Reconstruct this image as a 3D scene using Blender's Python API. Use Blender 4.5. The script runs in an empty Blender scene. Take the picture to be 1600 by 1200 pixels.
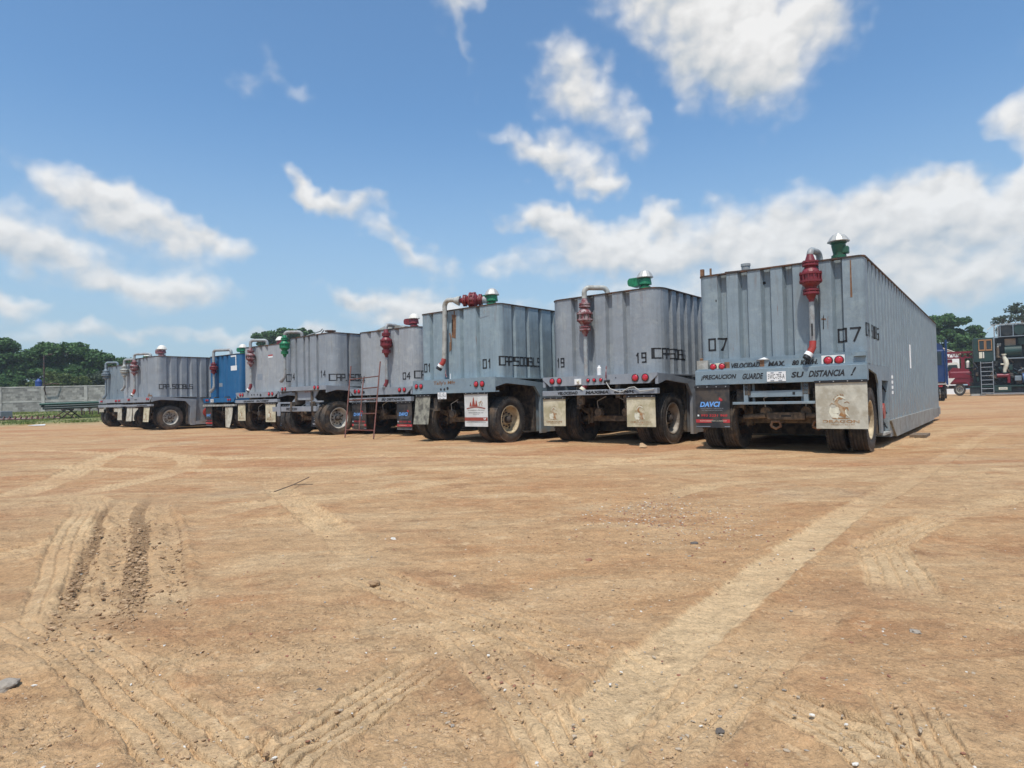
import bpy, math, random
import numpy as np
from mathutils import Vector, Matrix
random.seed(7); rng = np.random.default_rng(7)
S = bpy.context.scene; C = S.collection
PI = math.pi

# ------------------------------------------------------------------ camera
cam = bpy.data.objects.new('camera', bpy.data.cameras.new('camera')); C.objects.link(cam)
cam.data.sensor_width = 36; cam.data.lens = 22.8
cam.data.clip_start = 0.05; cam.data.clip_end = 12000
cam.matrix_world = (Matrix.Translation((0, 0, 0.981)) @ Matrix.Rotation(math.radians(90 + 1.344), 4, 'X')
                    @ Matrix.Rotation(-0.022, 4, 'Z'))
S.camera = cam
S.view_settings.view_transform = 'Standard'; S.view_settings.look = 'None'
S.view_settings.exposure = 0.0; S.view_settings.gamma = 1

# ------------------------------------------------------------------ light
SUN_EL, SUN_AZ = math.radians(66), math.atan2(-0.24, -0.97)
sd = Vector((math.cos(SUN_EL) * math.sin(SUN_AZ), math.cos(SUN_EL) * math.cos(SUN_AZ), math.sin(SUN_EL)))
sl = bpy.data.lights.new('sun', 'SUN'); sl.energy = 4.0; sl.angle = math.radians(1.2); sl.color = (1, .955, .88)
so = bpy.data.objects.new('sun', sl); C.objects.link(so)
so.rotation_euler = sd.to_track_quat('Z', 'Y').to_euler(); so.location = sd * 50

# ------------------------------------------------------------------ world: sky and clouds
W = bpy.data.worlds.new('World'); S.world = W; W.use_nodes = True
nt = W.node_tree; nt.nodes.clear()
class NB:
    def __init__(s, t): s.t = t
    def n(s, typ, **kw):
        o = s.t.nodes.new(typ)
        for k, v in kw.items(): setattr(o, k, v)
        return o
    def l(s, a, b): s.t.links.new(a, b)
    def put(s, inp, v):
        if hasattr(v, 'links') or isinstance(v, bpy.types.NodeSocket): s.l(v, inp)
        else: inp.default_value = v
    def m(s, op, a, b=None, c=None, clamp=False):
        o = s.n('ShaderNodeMath', operation=op); o.use_clamp = clamp
        s.put(o.inputs[0], a)
        if b is not None: s.put(o.inputs[1], b)
        if c is not None: s.put(o.inputs[2], c)
        return o.outputs[0]
    def vm(s, op, a, b=None):
        o = s.n('ShaderNodeVectorMath', operation=op); s.put(o.inputs[0], a)
        if b is not None: s.put(o.inputs[1], b)
        return o.outputs['Value'] if op in ('LENGTH', 'DOT_PRODUCT') else o.outputs[0]
    def noise(s, vec, scale, detail=6, rough=.55, dist=0, out='Fac', dim='3D'):
        o = s.n('ShaderNodeTexNoise'); o.noise_dimensions = getattr(s, 'dim', dim); s.l(vec, o.inputs['Vector'])
        o.inputs['Scale'].default_value = scale; o.inputs['Detail'].default_value = detail
        o.inputs['Roughness'].default_value = rough; o.inputs['Distortion'].default_value = dist
        return o.outputs[out]
    def rng(s, v, a, b, c=0., d=1., smooth=True):
        o = s.n('ShaderNodeMapRange', interpolation_type='SMOOTHSTEP' if smooth else 'LINEAR')
        s.put(o.inputs['Value'], v)
        for k, x in (('From Min', a), ('From Max', b), ('To Min', c), ('To Max', d)): s.put(o.inputs[k], x)
        return o.outputs[0]
    def mix(s, f, a, b, typ='MIX'):
        o = s.n('ShaderNodeMix', data_type='RGBA', blend_type=typ); s.put(o.inputs[0], f)
        s.put(o.inputs[6], a if not isinstance(a, tuple) else (*a[:3], 1)); s.put(o.inputs[7], b if not isinstance(b, tuple) else (*b[:3], 1))
        return o.outputs[2]
    def comb(s, x, y, z):
        o = s.n('ShaderNodeCombineXYZ')
        for i, v in enumerate((x, y, z)): s.put(o.inputs[i], v)
        return o.outputs[0]
    def sep(s, v):
        o = s.n('ShaderNodeSeparateXYZ'); s.l(v, o.inputs[0]); return o.outputs
b = NB(nt); b.dim = '2D'     # the cloud patterns live on azimuth and elevation
# clouds: (azimuth, elevation, half width, half height, tilt, density)
CL = [(-.575, .270, .10, .030, -.25, .9), (-.50, .235, .11, .040, -.35, 1.), (-.43, .228, .07, .026, -.1, .9),
      (-.66, .215, .085, .040, -.2, 1.05), (-.57, .175, .13, .036, -.25, .9), (-.48, .155, .09, .020, -.05, .6), (-.665, .128, .05, .018, -.1, 1.),
      (-.315, .308, .040, .020, -.6, .85), (-.255, .292, .075, .020, -.1, 1.), (-.19, .245, .06, .020, -.5, .6), (-.13, .215, .07, .020, -.5, .65),
      (-.335, .455, .050, .020, -.3, .42), (-.38, .44, .03, .015, 0, .3), (-.06, .56, .035, .05, -.8, .7), (-.05, .50, .018, .05, .3, .5),
      (-.25, .150, .055, .022, -.2, 1.), (-.165, .140, .085, .026, -.1, 1.), (-.10, .125, .08, .02, 0, .8), (-.13, .165, .05, .02, 0, .7), (-.20, .115, .10, .012, 0, .5),
      (-.42, .098, .16, .016, 0, .7), (-.60, .095, .10, .014, 0, .55), (-.30, .10, .08, .016, 0, .6),
      (.30, .515, .14, .075, -.35, 1.25), (.36, .455, .10, .075, -.2, 1.2), (.47, .485, .05, .055, .2, 1.05), (.25, .57, .12, .04, 0, 1.),
      (.095, .462, .065, .055, -.5, .85), (.15, .420, .075, .045, -.6, .8), (.205, .375, .040, .030, -.8, .55),
      (.03, .365, .070, .024, -.5, .75), (.10, .345, .085, .036, -.4, .85), (.145, .315, .045, .022, 0, .7),
      (.05, .270, .055, .030, -.2, 1.05), (.10, .245, .085, .038, -.3, 1.1), (.22, .210, .12, .045, 0, 1.2), (.23, .262, .040, .028, 0, .9),
      (.34, .235, .075, .042, -.1, 1.), (.45, .245, .09, .040, .1, 1.1), (.42, .19, .16, .045, 0, 1.1), (.56, .225, .10, .050, -.1, 1.1), (.58, .255, .05, .025, 0, .9),
      (.66, .20, .10, .045, -.2, 1.05), (.60, .150, .12, .040, -.2, .9), (.50, .135, .22, .035, 0, .7), (.26, .15, .25, .028, 0, .65), (.69, .295, .035, .040, 0, .85), (.69, .24, .05, .03, .2, .8),
      (.05, .135, .08, .018, 0, .6), (.03, .21, .10, .03, 0, .6), (.34, .43, .045, .02, 0, .35), (.66, .40, .03, .02, 0, .12),
      (1.2, .25, .25, .08, 0, 1.), (1.6, .4, .3, .09, .2, .9), (2.3, .2, .4, .06, 0, 1.), (-1.2, .3, .3, .07, .1, .9), (-1.9, .22, .4, .06, 0, 1.), (-2.6, .35, .3, .08, 0, .9), (2.9, .5, .3, .1, 0, .8)]
def blob_group():
    g = bpy.data.node_groups.new('cloud_field', 'ShaderNodeTree')
    g.interface.new_socket('P', in_out='INPUT', socket_type='NodeSocketVector')
    g.interface.new_socket('D', in_out='OUTPUT', socket_type='NodeSocketFloat'); g.interface.new_socket('U', in_out='OUTPUT', socket_type='NodeSocketFloat')
    q = NB(g); q.dim = '2D'; gi = q.n('NodeGroupInput'); go = q.n('NodeGroupOutput'); P = gi.outputs[0]
    warp = q.noise(P, 10, 3, .6, 0, 'Color')
    Pw = q.vm('ADD', P, q.vm('MULTIPLY', q.vm('SUBTRACT', warp, (.5, .5, .5)), (.115, .075, 0)))
    acc = None; up = None; Pk = Pw
    for ci, (x, y, sx, sy, t, d) in enumerate(CL):
        if ci % 6 == 0 and acc is not None:      # keeps the shader's working memory small
            e_ = q.m('MULTIPLY', q.m('ADD', acc, up), 1e-6); Pk = q.vm('ADD', Pw, q.comb(e_, e_, e_))
        mp = q.n('ShaderNodeMapping', vector_type='TEXTURE'); q.l(Pk, mp.inputs['Vector'])
        mp.inputs['Location'].default_value = (x, y, 0); mp.inputs['Rotation'].default_value = (0, 0, t); mp.inputs['Scale'].default_value = (sx * 1.35, sy * 1.45, 1)
        r = q.vm('LENGTH', mp.outputs[0])
        v = q.rng(r, 1.0, 0.0, 0., d * 1.05); w = q.m('MULTIPLY', v, q.sep(mp.outputs[0])[1])
        acc = v if acc is None else q.m('ADD', acc, v); up = w if up is None else q.m('ADD', up, w)
    q.l(acc, go.inputs[0]); q.l(up, go.inputs[1])
    return g
G = blob_group()
tc = b.n('ShaderNodeTexCoord'); d = b.vm('NORMALIZE', tc.outputs['Generated']); X, Y, Z = b.sep(d)[:3]
az = b.m('ARCTAN2', X, Y); el = b.m('ARCSINE', Z)
P = b.comb(az, el, 0)
og = b.n('ShaderNodeGroup'); og.node_tree = G; b.l(P, og.inputs[0]); ACC = b.m('MINIMUM', og.outputs[0], 1.25); UP = og.outputs[1]
Ps = b.vm('MULTIPLY', P, (1, 1.3, 1))
def puff(V_, det):       # soft fractal plus rounded billows
    vo = b.n('ShaderNodeTexVoronoi', feature='F1', voronoi_dimensions='2D'); b.l(V_, vo.inputs['Vector']); vo.inputs['Scale'].default_value = 20; vo.inputs['Detail'].default_value = 1.0; vo.inputs['Roughness'].default_value = .5
    return b.m('ADD', b.m('MULTIPLY', b.noise(V_, 11, det, .53), .80), b.m('MULTIPLY', b.m('SUBTRACT', 1., vo.outputs['Distance']), .20))
wv = b.vm('ADD', Ps, b.vm('MULTIPLY', b.vm('SUBTRACT', b.noise(Ps, 30, 2, .5, 0, 'Color'), (.5, .5, .5)), (.016, .016, 0)))
n0 = puff(wv, 8); n1 = puff(b.vm('ADD', wv, (-.006, .014, 0)), 4)
D0 = b.m('ADD', ACC, b.m('MULTIPLY', b.m('SUBTRACT', n0, .48), 1.55))
D0 = b.m('ADD', D0, b.m('MULTIPLY', UP, .30))
alpha = b.m('MULTIPLY', b.rng(D0, -.04, 1.18), b.rng(ACC, .0, .25))
relief = b.m('SUBTRACT', n0, n1)
sky = b.n('ShaderNodeTexSky', sky_type='NISHITA'); sky.sun_disc = False
sky.sun_elevation = SUN_EL; sky.sun_rotation = SUN_AZ % (2 * PI); sky.air_density = 1.0; sky.dust_density = 1.6; sky.ozone_density = 1.6
sk = b.mix(1.0, sky.outputs[0], (.116, .158, .178), 'MULTIPLY')
lum = b.m('ADD', .83, b.m('MULTIPLY', relief, .60)); lum = b.m('ADD', lum, b.m('MULTIPLY', b.m('MINIMUM', b.m('MAXIMUM', UP, -.6), .35), .34))
lum = b.m('ADD', lum, b.m('MULTIPLY', b.m('SUBTRACT', n0, .52), .30))
lum = b.m('MAXIMUM', b.m('MINIMUM', lum, .95), .52)
warmth = b.rng(lum, .45, .85)
ccol = b.mix(warmth, (.83, .95, 1.06), (1.0, .985, .955))
cc = b.vm('MULTIPLY', ccol, b.comb(lum, lum, lum))
hz = b.rng(el, -.02, .44, 1., 0.)
sk2 = b.mix(b.m('MULTIPLY', hz, .80), sk, (.44, .58, .70))
al2 = b.m('MULTIPLY', alpha, b.m('SUBTRACT', .93, b.m('MULTIPLY', hz, .14)))
fin = b.mix(al2, sk2, cc)
bg = b.n('ShaderNodeBackground'); b.l(fin, bg.inputs[0]); bg.inputs[1].default_value = 1.0; W.cycles.sampling_method = 'MANUAL'; W.cycles.sample_map_resolution = 512
wo = b.n('ShaderNodeOutputWorld'); b.l(bg.outputs[0], wo.inputs[0])

# ------------------------------------------------------------------ materials
def newmat(name):
    m = bpy.data.materials.new(name); m.use_nodes = True
    q = NB(m.node_tree); bs = m.node_tree.nodes['Principled BSDF']
    return m, q, bs
def pos(q): return q.n('ShaderNodeNewGeometry').outputs['Position']
def bump(q, bs, h, strength=.3, dist=.01):
    o = q.n('ShaderNodeBump'); o.inputs['Strength'].default_value = strength; o.inputs['Distance'].default_value = dist
    q.l(h, o.inputs['Height']); q.l(o.outputs[0], bs.inputs['Normal'])
def simple(name, col, rough=.6, metal=0., var=.25, scale=8, bumps=.15, dirt=None, dirtamt=.0):
    m, q, bs = newmat(name); P = pos(q)
    n = q.noise(P, scale, 6, .6); k = q.m('ADD', 1 - var * .5, q.m('MULTIPLY', q.m('SUBTRACT', n, .25), var * 2))
    c = q.vm('MULTIPLY', tuple(col), q.comb(k, k, k))
    if dirt:
        f = q.m('MULTIPLY', q.rng(q.noise(P, scale * .6, 7, .65), .42, .62), dirtamt)
        c = q.mix(f, c, dirt)
    q.l(c, bs.inputs['Base Color']); bs.inputs['Roughness'].default_value = rough; bs.inputs['Metallic'].default_value = metal
    if bumps: bump(q, bs, q.noise(P, scale * 5, 4, .6), bumps, .005)
    return m
RUST = (.16, .065, .028); DUST = (.30, .21, .13)
def paint(name, col, rust=.5, streak=.5, top=None, rough=.48, var=.22):
    m, q, bs = newmat(name); P = pos(q)
    n = q.noise(P, 1.3, 5, .6); st = q.noise(q.vm('MULTIPLY', P, (1, 1, .07)), 9, 5, .65); fn = q.noise(P, 60, 3, .7)
    k = q.m('ADD', .80, q.m('MULTIPLY', n, var)); k = q.m('ADD', k, q.m('MULTIPLY', q.m('SUBTRACT', st, .5), .62 * streak + .12))
    k = q.m('ADD', k, q.m('MULTIPLY', q.m('SUBTRACT', fn, .5), .36))
    c = q.vm('MULTIPLY', tuple(col), q.comb(k, k, k))
    # chalky and stained patches
    c = q.mix(q.m('MULTIPLY', q.rng(q.noise(P, 3.1, 7, .7), .50, .66), .42), c, (col[0] * 1.35, col[1] * 1.28, col[2] * 1.15))
    c = q.mix(q.m('MULTIPLY', q.rng(st, .54, .70), .50 * streak), c, (.13, .12, .10))
    # rust freckles and runs
    rs = q.rng(q.noise(q.vm('MULTIPLY', P, (1, 1, .12)), 13, 6, .72), .66 - .05 * rust, .74)
    sp = q.rng(q.noise(P, 34, 4, .75), .70 - .03 * rust, .76)
    z = q.sep(P)[2]
    if top: 
        tp = q.rng(z, top - .45, top); rs2 = q.m('MULTIPLY', q.rng(q.noise(q.vm('MULTIPLY', P, (1, 1, .05)), 17, 5, .7), .55, .68), tp)
        rs = q.m('MAXIMUM', rs, rs2)
    f = q.m('MULTIPLY', q.m('MAXIMUM', q.m('MULTIPLY', rs, .55), q.m('MULTIPLY', sp, .8)), rust)
    c = q.mix(f, c, RUST)
    # road dust low down
    ds = q.m('MULTIPLY', q.rng(z, 1.25, .1), q.rng(q.noise(P, 5, 6, .65), .35, .65)); c = q.mix(q.m('MULTIPLY', ds, .55), c, DUST)
    q.l(c, bs.inputs['Base Color']); q.put(bs.inputs['Roughness'], q.m('ADD', rough, q.m('MULTIPLY', n, .2)))
    h = q.m('ADD', q.m('MULTIPLY', q.noise(P, 2.2, 3, .5), 1.), q.m('MULTIPLY', fn, .05)); bump(q, bs, h, .7, .035)
    return m
M = {}
M['g_blue'] = paint('grey blue paint', (.232, .288, .325), 1.1, 1.0, 3.15)
M['g_blue2'] = paint('pale blue grey paint', (.245, .315, .355), 1.0, 1.0, 3.15)
M['g_neutral'] = paint('neutral grey paint', (.262, .290, .318), .65, .8, 3.15)
M['g_light'] = paint('light grey paint', (.33, .35, .37), .55, .7, 3.15)
M['g_mid'] = paint('mid grey paint', (.26, .288, .318), .5, .8, 3.15)
M['g_dark'] = paint('slate grey paint', (.19, .235, .27), .3, .6, 3.15)
M['blue'] = paint('blue paint', (.012, .115, .27), .3, .5, 3.15)
M['frame'] = paint('grey frame paint', (.205, .27, .315), .8, .3)
M['frame_n'] = paint('neutral frame paint', (.26, .285, .32), .6, .3)
M['under'] = simple('grimy underbody', (.045, .040, .036), .85, .1, .5, 12, .4, DUST, .35)
M['axle'] = simple('dusty axle steel', (.085, .068, .052), .8, .1, .5, 14, .4, DUST, .6)
M['rim_dark'] = simple('rusty black rim edge', (.035, .032, .032), .8, .1, .6, 10, .3, RUST, .7)
M['black'] = simple('black paint', (.012, .012, .014), .55, 0, .3, 20, 0)
M['stripe_red'] = simple('red print', (.42, .03, .035), .6, 0, .2, 20, 0)
M['rubber_flap'] = simple('black mud flap', (.016, .018, .022), .62, 0, .5, 6, .2, DUST, .18)
M['flap_cream'] = simple('cream mud flap', (.50, .47, .385), .7, 0, .35, 7, .2, (.24, .19, .12), .5)
M['flap_stained'] = simple('stained cream mud flap', (.56, .50, .36), .7, 0, .5, 5, .2, (.27, .23, .11), .6)
M['flap_white'] = simple('white mud flap', (.62, .62, .60), .6, 0, .2, 5, .1, (.4, .38, .33), .4)
M['flap_grimy'] = simple('grimy mud flap', (.26, .25, .20), .8, 0, .5, 9, .3, (.05, .045, .04), .8)
M['rust'] = simple('rust scar', (.17, .085, .045), .9, 0, .7, 18, .5, (.28, .17, .10), .6)
M['red_pipe'] = simple('red valve paint', (.19, .020, .028), .45, 0, .35, 14, .2, (.10, .02, .02), .5)
M['red_orange'] = simple('orange red paint', (.36, .040, .030), .45, 0, .3, 14, .2, (.2, .05, .03), .4)
M['red_worn'] = simple('worn maroon paint', (.17, .035, .04), .6, 0, .5, 16, .2, (.42, .38, .38), .6)
M['green'] = simple('green valve paint', (.012, .20, .085), .45, 0, .35, 14, .2, (.01, .05, .03), .5)
M['green_dk'] = simple('dark green valve paint', (.015, .10, .05), .45, 0, .35, 14, .2, (.05, .06, .04), .5)
M['pipe'] = simple('pipe grey paint', (.30, .325, .33), .5, .0, .35, 10, .15, RUST, .35)
M['pipe_pale'] = simple('pale pipe paint', (.40, .40, .37), .5, .0, .35, 10, .15, (.12, .10, .07), .5)
M['alu'] = simple('aluminium cap', (.50, .49, .46), .55, .45, .3, 8, .1, (.3, .28, .25), .3)
M['capwhite'] = simple('white cap paint', (.66, .62, .55), .5, 0, .2, 8, .1)
M['brown'] = simple('brown print', (.30, .15, .055), .75, 0, .6, 16, 0, (.45, .38, .27), .7)
M['redbrown'] = simple('red brown print', (.28, .05, .03), .7, 0, .3, 16, 0)
M['offwhite'] = simple('faded white print', (.66, .63, .50), .7, 0, .25, 12, 0, (.45, .40, .3), .4)
M['white'] = simple('white', (.75, .75, .74), .5, 0, .12, 12, 0)
M['blue_print'] = simple('light blue print', (.14, .34, .72), .5, 0, .15, 12, 0)
M['grey_print'] = simple('grey print', (.22, .25, .29), .5, 0, .2, 12, 0)
M['bolt'] = simple('dark bolt steel', (.10, .085, .075), .6, .6, .4, 20, .1)
M['chrome'] = simple('bolt heads', (.5, .5, .5), .4, .8, .2, 20, 0)
M['cable'] = simple('pale cable', (.40, .39, .36), .6, 0, .2, 20, 0)
M['ladder'] = simple('rusty red ladder steel', (.15, .045, .035), .75, .1, .6, 16, .3, (.10, .06, .04), .7)
M['wood'] = simple('weathered wood', (.16, .11, .07), .9, 0, .5, 12, .5)
def lampmat():
    m, q, bs = newmat('red lamp lens'); P = pos(q)
    n = q.noise(P, 300, 2, .5); c = q.mix(q.rng(n, .4, .6), (.36, .008, .018), (.52, .02, .035))
    q.l(c, bs.inputs['Base Color']); bs.inputs['Roughness'].default_value = .18; bs.inputs['Coat Weight'].default_value = .5
    bump(q, bs, n, .5, .003); return m
M['lamp'] = lampmat()
def tyremat():
    m, q, bs = newmat('dusty tyre rubber'); P = pos(q)
    n = q.noise(P, 7, 7, .68); n2 = q.noise(P, 2.2, 4, .6)
    c = q.mix(q.rng(n, .40, .72), (.020, .019, .019), (.075, .062, .050))
    c = q.mix(q.m('MULTIPLY', q.rng(n2, .50, .66), .65), c, (.15, .095, .055))
    z = q.sep(P)[2]; c = q.mix(q.m('MULTIPLY', q.rng(z, .22, 0.), .45), c, (.20, .13, .075))
    q.l(c, bs.inputs['Base Color']); bs.inputs['Roughness'].default_value = .82; bump(q, bs, n, .3, .01); return m
M['tyre'] = tyremat()
M['rim_cream'] = simple('dusty cream rim', (.50, .40, .25), .6, 0, .45, 9, .2, (.16, .10, .05), .65)
M['rim_grey'] = simple('dusty grey rim', (.33, .29, .24), .6, .1, .45, 9, .2, (.10, .07, .045), .7)
M['rim_white'] = simple('white rim', (.50, .48, .43), .5, 0, .3, 9, .2, (.14, .10, .07), .6)
M['hub'] = simple('dark hub', (.07, .055, .045), .7, .2, .5, 14, .2)

# ------------------------------------------------------------------ mesh helpers
class MB:
    def __init__(s): s.v = []; s.f = []; s.mi = []; s.sm = []; s.mats = []
    def _m(s, m):
        if isinstance(m, str): m = M[m]
        if m not in s.mats: s.mats.append(m)
        return s.mats.index(m)
    def add(s, vs, fs, m, smooth=False, T=None):
        o = len(s.v); i = s._m(m)
        for p in vs:
            p = Vector(p); s.v.append(tuple(T @ p) if T is not None else tuple(p))
        for f in fs: s.f.append(tuple(o + k for k in f)); s.mi.append(i); s.sm.append(smooth)
    def box(s, a, c, m, T=None, ch=0.0):
        (x0, y0, z0), (x1, y1, z1) = a, c
        x0, x1 = sorted((x0, x1)); y0, y1 = sorted((y0, y1)); z0, z1 = sorted((z0, z1))
        if ch <= 0:
            vs = [(x0, y0, z0), (x1, y0, z0), (x1, y1, z0), (x0, y1, z0), (x0, y0, z1), (x1, y0, z1), (x1, y1, z1), (x0, y1, z1)]
            s.add(vs, [(0, 3, 2, 1), (4, 5, 6, 7), (0, 1, 5, 4), (1, 2, 6, 5), (2, 3, 7, 6), (3, 0, 4, 7)], m, False, T); return
        import itertools
        h = Vector(((x1 - x0) / 2, (y1 - y0) / 2, (z1 - z0) / 2)); cc = Vector(((x0 + x1) / 2, (y0 + y1) / 2, (z0 + z1) / 2))
        ch = min(ch, min(h) * .8)
        import bmesh
        bm = bmesh.new(); bmesh.ops.create_cube(bm, size=2)
        for v in bm.verts: v.co = Vector((v.co.x * h.x, v.co.y * h.y, v.co.z * h.z)) + cc
        bmesh.ops.bevel(bm, geom=list(bm.edges), offset=ch, segments=2, profile=.5, affect='EDGES')
        bm.verts.index_update()
        s.add([v.co[:] for v in bm.verts], [tuple(v.index for v in f.verts) for f in bm.faces], m, False, T); bm.free()
    def tube(s, pts, r, m, n=12, cap=True, T=None, smooth=True):
        pts = [Vector(p) for p in pts]; N = len(pts); rs = r if isinstance(r, (list, tuple)) else [r] * N
        vs = []; fs = []; up = None
        for i, p in enumerate(pts):
            t = (pts[min(i + 1, N - 1)] - pts[max(i - 1, 0)]).normalized()
            if up is None:
                up = Vector((0, 0, 1)) if abs(t.z) < .9 else Vector((1, 0, 0))
            u = (up - t * up.dot(t)).normalized(); up = u; w = t.cross(u)
            for k in range(n):
                a = 2 * PI * k / n; vs.append(p + (u * math.cos(a) + w * math.sin(a)) * rs[i])
        for i in range(N - 1):
            for k in range(n): fs.append((i * n + k, i * n + (k + 1) % n, (i + 1) * n + (k + 1) % n, (i + 1) * n + k))
        s.add(vs, fs, m, smooth, T)
        if cap:
            s.add(vs[:n], [tuple(range(n))[::-1]], m, False, T); s.add(vs[-n:], [tuple(range(n))], m, False, T)
    def lathe(s, prof, m, n=24, T=None, smooth=False, close=False, cap=True):
        # profile (axial, radius) turned about local z
        vs = []; fs = []; N = len(prof)
        for (z, r) in prof:
            for k in range(n): a = 2 * PI * k / n; vs.append((r * math.cos(a), r * math.sin(a), z))
        for i in range(N - 1 + (1 if close else 0)):
            j = (i + 1) % N
            for k in range(n): fs.append((i * n + k, i * n + (k + 1) % n, j * n + (k + 1) % n, j * n + k))
        if not close and cap: fs.append(tuple(range(n))[::-1]); fs.append(tuple((N - 1) * n + k for k in range(n)))
        s.add(vs, fs, m, smooth, T)
    def prism(s, poly, y0, y1, m, T=None):
        # polygon in x,z pushed from y0 to y1
        n = len(poly); vs = [(x, y0, z) for x, z in poly] + [(x, y1, z) for x, z in poly]
        fs = [tuple(range(n)), tuple(range(2 * n - 1, n - 1, -1))] + [(i, i + n, (i + 1) % n + n, (i + 1) % n) for i in range(n)]
        s.add(vs, fs, m, False, T)
    def build(s, name, parent=None, bev=0):
        me = bpy.data.meshes.new(name); me.from_pydata(s.v, [], s.f)
        for m in s.mats: me.materials.append(m)
        me.polygons.foreach_set('material_index', s.mi); me.polygons.foreach_set('use_smooth', s.sm)
        me.update(); o = bpy.data.objects.new(name, me); C.objects.link(o)
        if parent is not None: o.parent = parent
        return o
def Tr(x, y, z): return Matrix.Translation((x, y, z))
def axis_to(v): return Vector(v).to_track_quat('Z', 'Y').to_matrix().to_4x4()
def thing(name, label, cat, loc=(0, 0, 0), rz=0, group=None):
    o = bpy.data.objects.new(name, None); C.objects.link(o); o.location = loc; o.rotation_euler = (0, 0, rz)
    o['label'] = label; o['category'] = cat
    if group: o['group'] = group
    return o
def tag(o, label, cat, group=None):
    o['label'] = label; o['category'] = cat
    if group: o['group'] = group
    return o
def kind(o, k): o['kind'] = k; return o
def arc(c, u, w, r, a0, a1, n=8):
    c, u, w = Vector(c), Vector(u), Vector(w)
    return [c + (u * math.cos(a0 + (a1 - a0) * i / n) + w * math.sin(a0 + (a1 - a0) * i / n)) * r for i in range(n + 1)]
_tc = {}
def text_mesh(txt, bold=.0):
    if (txt, bold) in _tc: return _tc[(txt, bold)]
    cu = bpy.data.curves.new('t', 'FONT'); cu.body = txt; cu.size = 1; cu.offset = bold; cu.resolution_u = 3
    ob = bpy.data.objects.new('t', cu); C.objects.link(ob); dg = bpy.context.evaluated_depsgraph_get(); dg.update()
    me = ob.evaluated_get(dg).to_mesh()
    vs = [tuple(v.co) for v in me.vertices]; fs = [tuple(p.vertices) for p in me.polygons]
    ob.evaluated_get(dg).to_mesh_clear(); bpy.data.objects.remove(ob); bpy.data.curves.remove(cu)
    _tc[(txt, bold)] = (vs, fs); return vs, fs
def text(mb, txt, x0, x1, z0, z1, y, m, shear=0., bold=.01, slope=0., fn=None):
    """lettering on a rear face: x0..x1, z0..z1 on plane y"""
    vs, fs = text_mesh(txt, bold)
    if not vs: return
    ax = min(v[0] for v in vs); bx = max(v[0] for v in vs); ay = min(v[1] for v in vs); by = max(v[1] for v in vs)
    out = []
    for v in vs:
        u = (v[0] - ax) / (bx - ax); w = (v[1] - ay) / (by - ay)
        x = x0 + u * (x1 - x0) + shear * w * (z1 - z0); z = z0 + w * (z1 - z0) + slope * u
        out.append((x, y, z) if fn is None else fn(x, z))
    mb.add(out, fs, m)
# square stencil alphabet: strokes in a unit cell
GL = {'0': [(0, 0, 0, 1), (0, 1, 1, 1), (1, 1, 1, 0), (1, 0, 0, 0)], '1': [(.5, 0, .5, 1), (.5, 1, .2, .78)],
      '2': [(0, 1, 1, 1), (1, 1, 1, .5), (1, .5, 0, .5), (0, .5, 0, 0), (0, 0, 1, 0)],
      '4': [(.8, 0, .8, 1), (.8, 1, 0, .35), (0, .35, 1, .35)], '7': [(0, 1, 1, 1), (1, 1, .35, 0)],
      '9': [(1, 0, 1, 1), (1, 1, 0, 1), (0, 1, 0, .5), (0, .5, 1, .5), (1, 0, .1, 0)],
      'C': [(1, 1, 0, 1), (0, 1, 0, 0), (0, 0, 1, 0)], 'A': [(0, 0, 0, 1), (0, 1, 1, 1), (1, 1, 1, 0), (0, .45, 1, .45)],
      'P': [(0, 0, 0, 1), (0, 1, 1, 1), (1, 1, 1, .45), (1, .45, 0, .45)], '.': [(.0, 0, .16, 0)],
      '5': [(1, 1, 0, 1), (0, 1, 0, .52), (0, .52, 1, .52), (1, .52, 1, 0), (1, 0, 0, 0)],
      'B': [(0, 0, 0, 1), (0, 1, .9, 1), (.9, 1, .9, .52), (0, .52, 1, .52), (1, .52, 1, 0), (1, 0, 0, 0)],
      'L': [(0, 1, 0, 0), (0, 0, 1, 0)], 'S': [(1, 1, 0, 1), (0, 1, 0, .52), (0, .52, 1, .52), (1, .52, 1, 0), (1, 0, 0, 0)], ' ': []}
GL['S'] = GL['5']
def strokes(txt, u0, v0, cw, chh, gap, th):
    out = []; u = u0
    for ch in txt:
        w = cw * (.35 if ch in '. ' else 1)
        for (a, c, e, g) in GL[ch]:
            p = Vector((u + a * cw, v0 + c * chh)); r = Vector((u + e * cw, v0 + g * chh)); dd = (r - p).normalized()
            nn = Vector((-dd.y, dd.x)) * th / 2; p = p - dd * th / 2; r = r + dd * th / 2
            out.append([p + nn, r + nn, r - nn, p - nn])
        u += w + gap
    return out
def clip_u(poly, lo, hi):
    for s_, val in ((1, lo), (-1, hi)):
        res = []
        for i in range(len(poly)):
            a, c = poly[i], poly[(i + 1) % len(poly)]; da, dc = s_ * (a[0] - val), s_ * (c[0] - val)
            if da >= 0: res.append(a)
            if da * dc < 0: t = da / (da - dc); res.append((a[0] + (c[0] - a[0]) * t, a[1] + (c[1] - a[1]) * t))
        poly = res
        if len(poly) < 3: return []
    return poly
def paint_on(mb, polys, prof, mapf, m):
    """lay painted polygons (u, v) on a corrugated wall; prof = [(u, depth)...]"""
    for poly in polys:
        poly = [tuple(p) for p in poly]
        for (ua, da), (ub, db) in zip(prof[:-1], prof[1:]):
            if ub - ua < 1e-5: continue
            c = clip_u(poly, ua, ub)
            if c: mb.add([mapf(u, v, da + (db - da) * (u - ua) / (ub - ua)) for u, v in c], [tuple(range(len(c)))], m)
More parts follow.
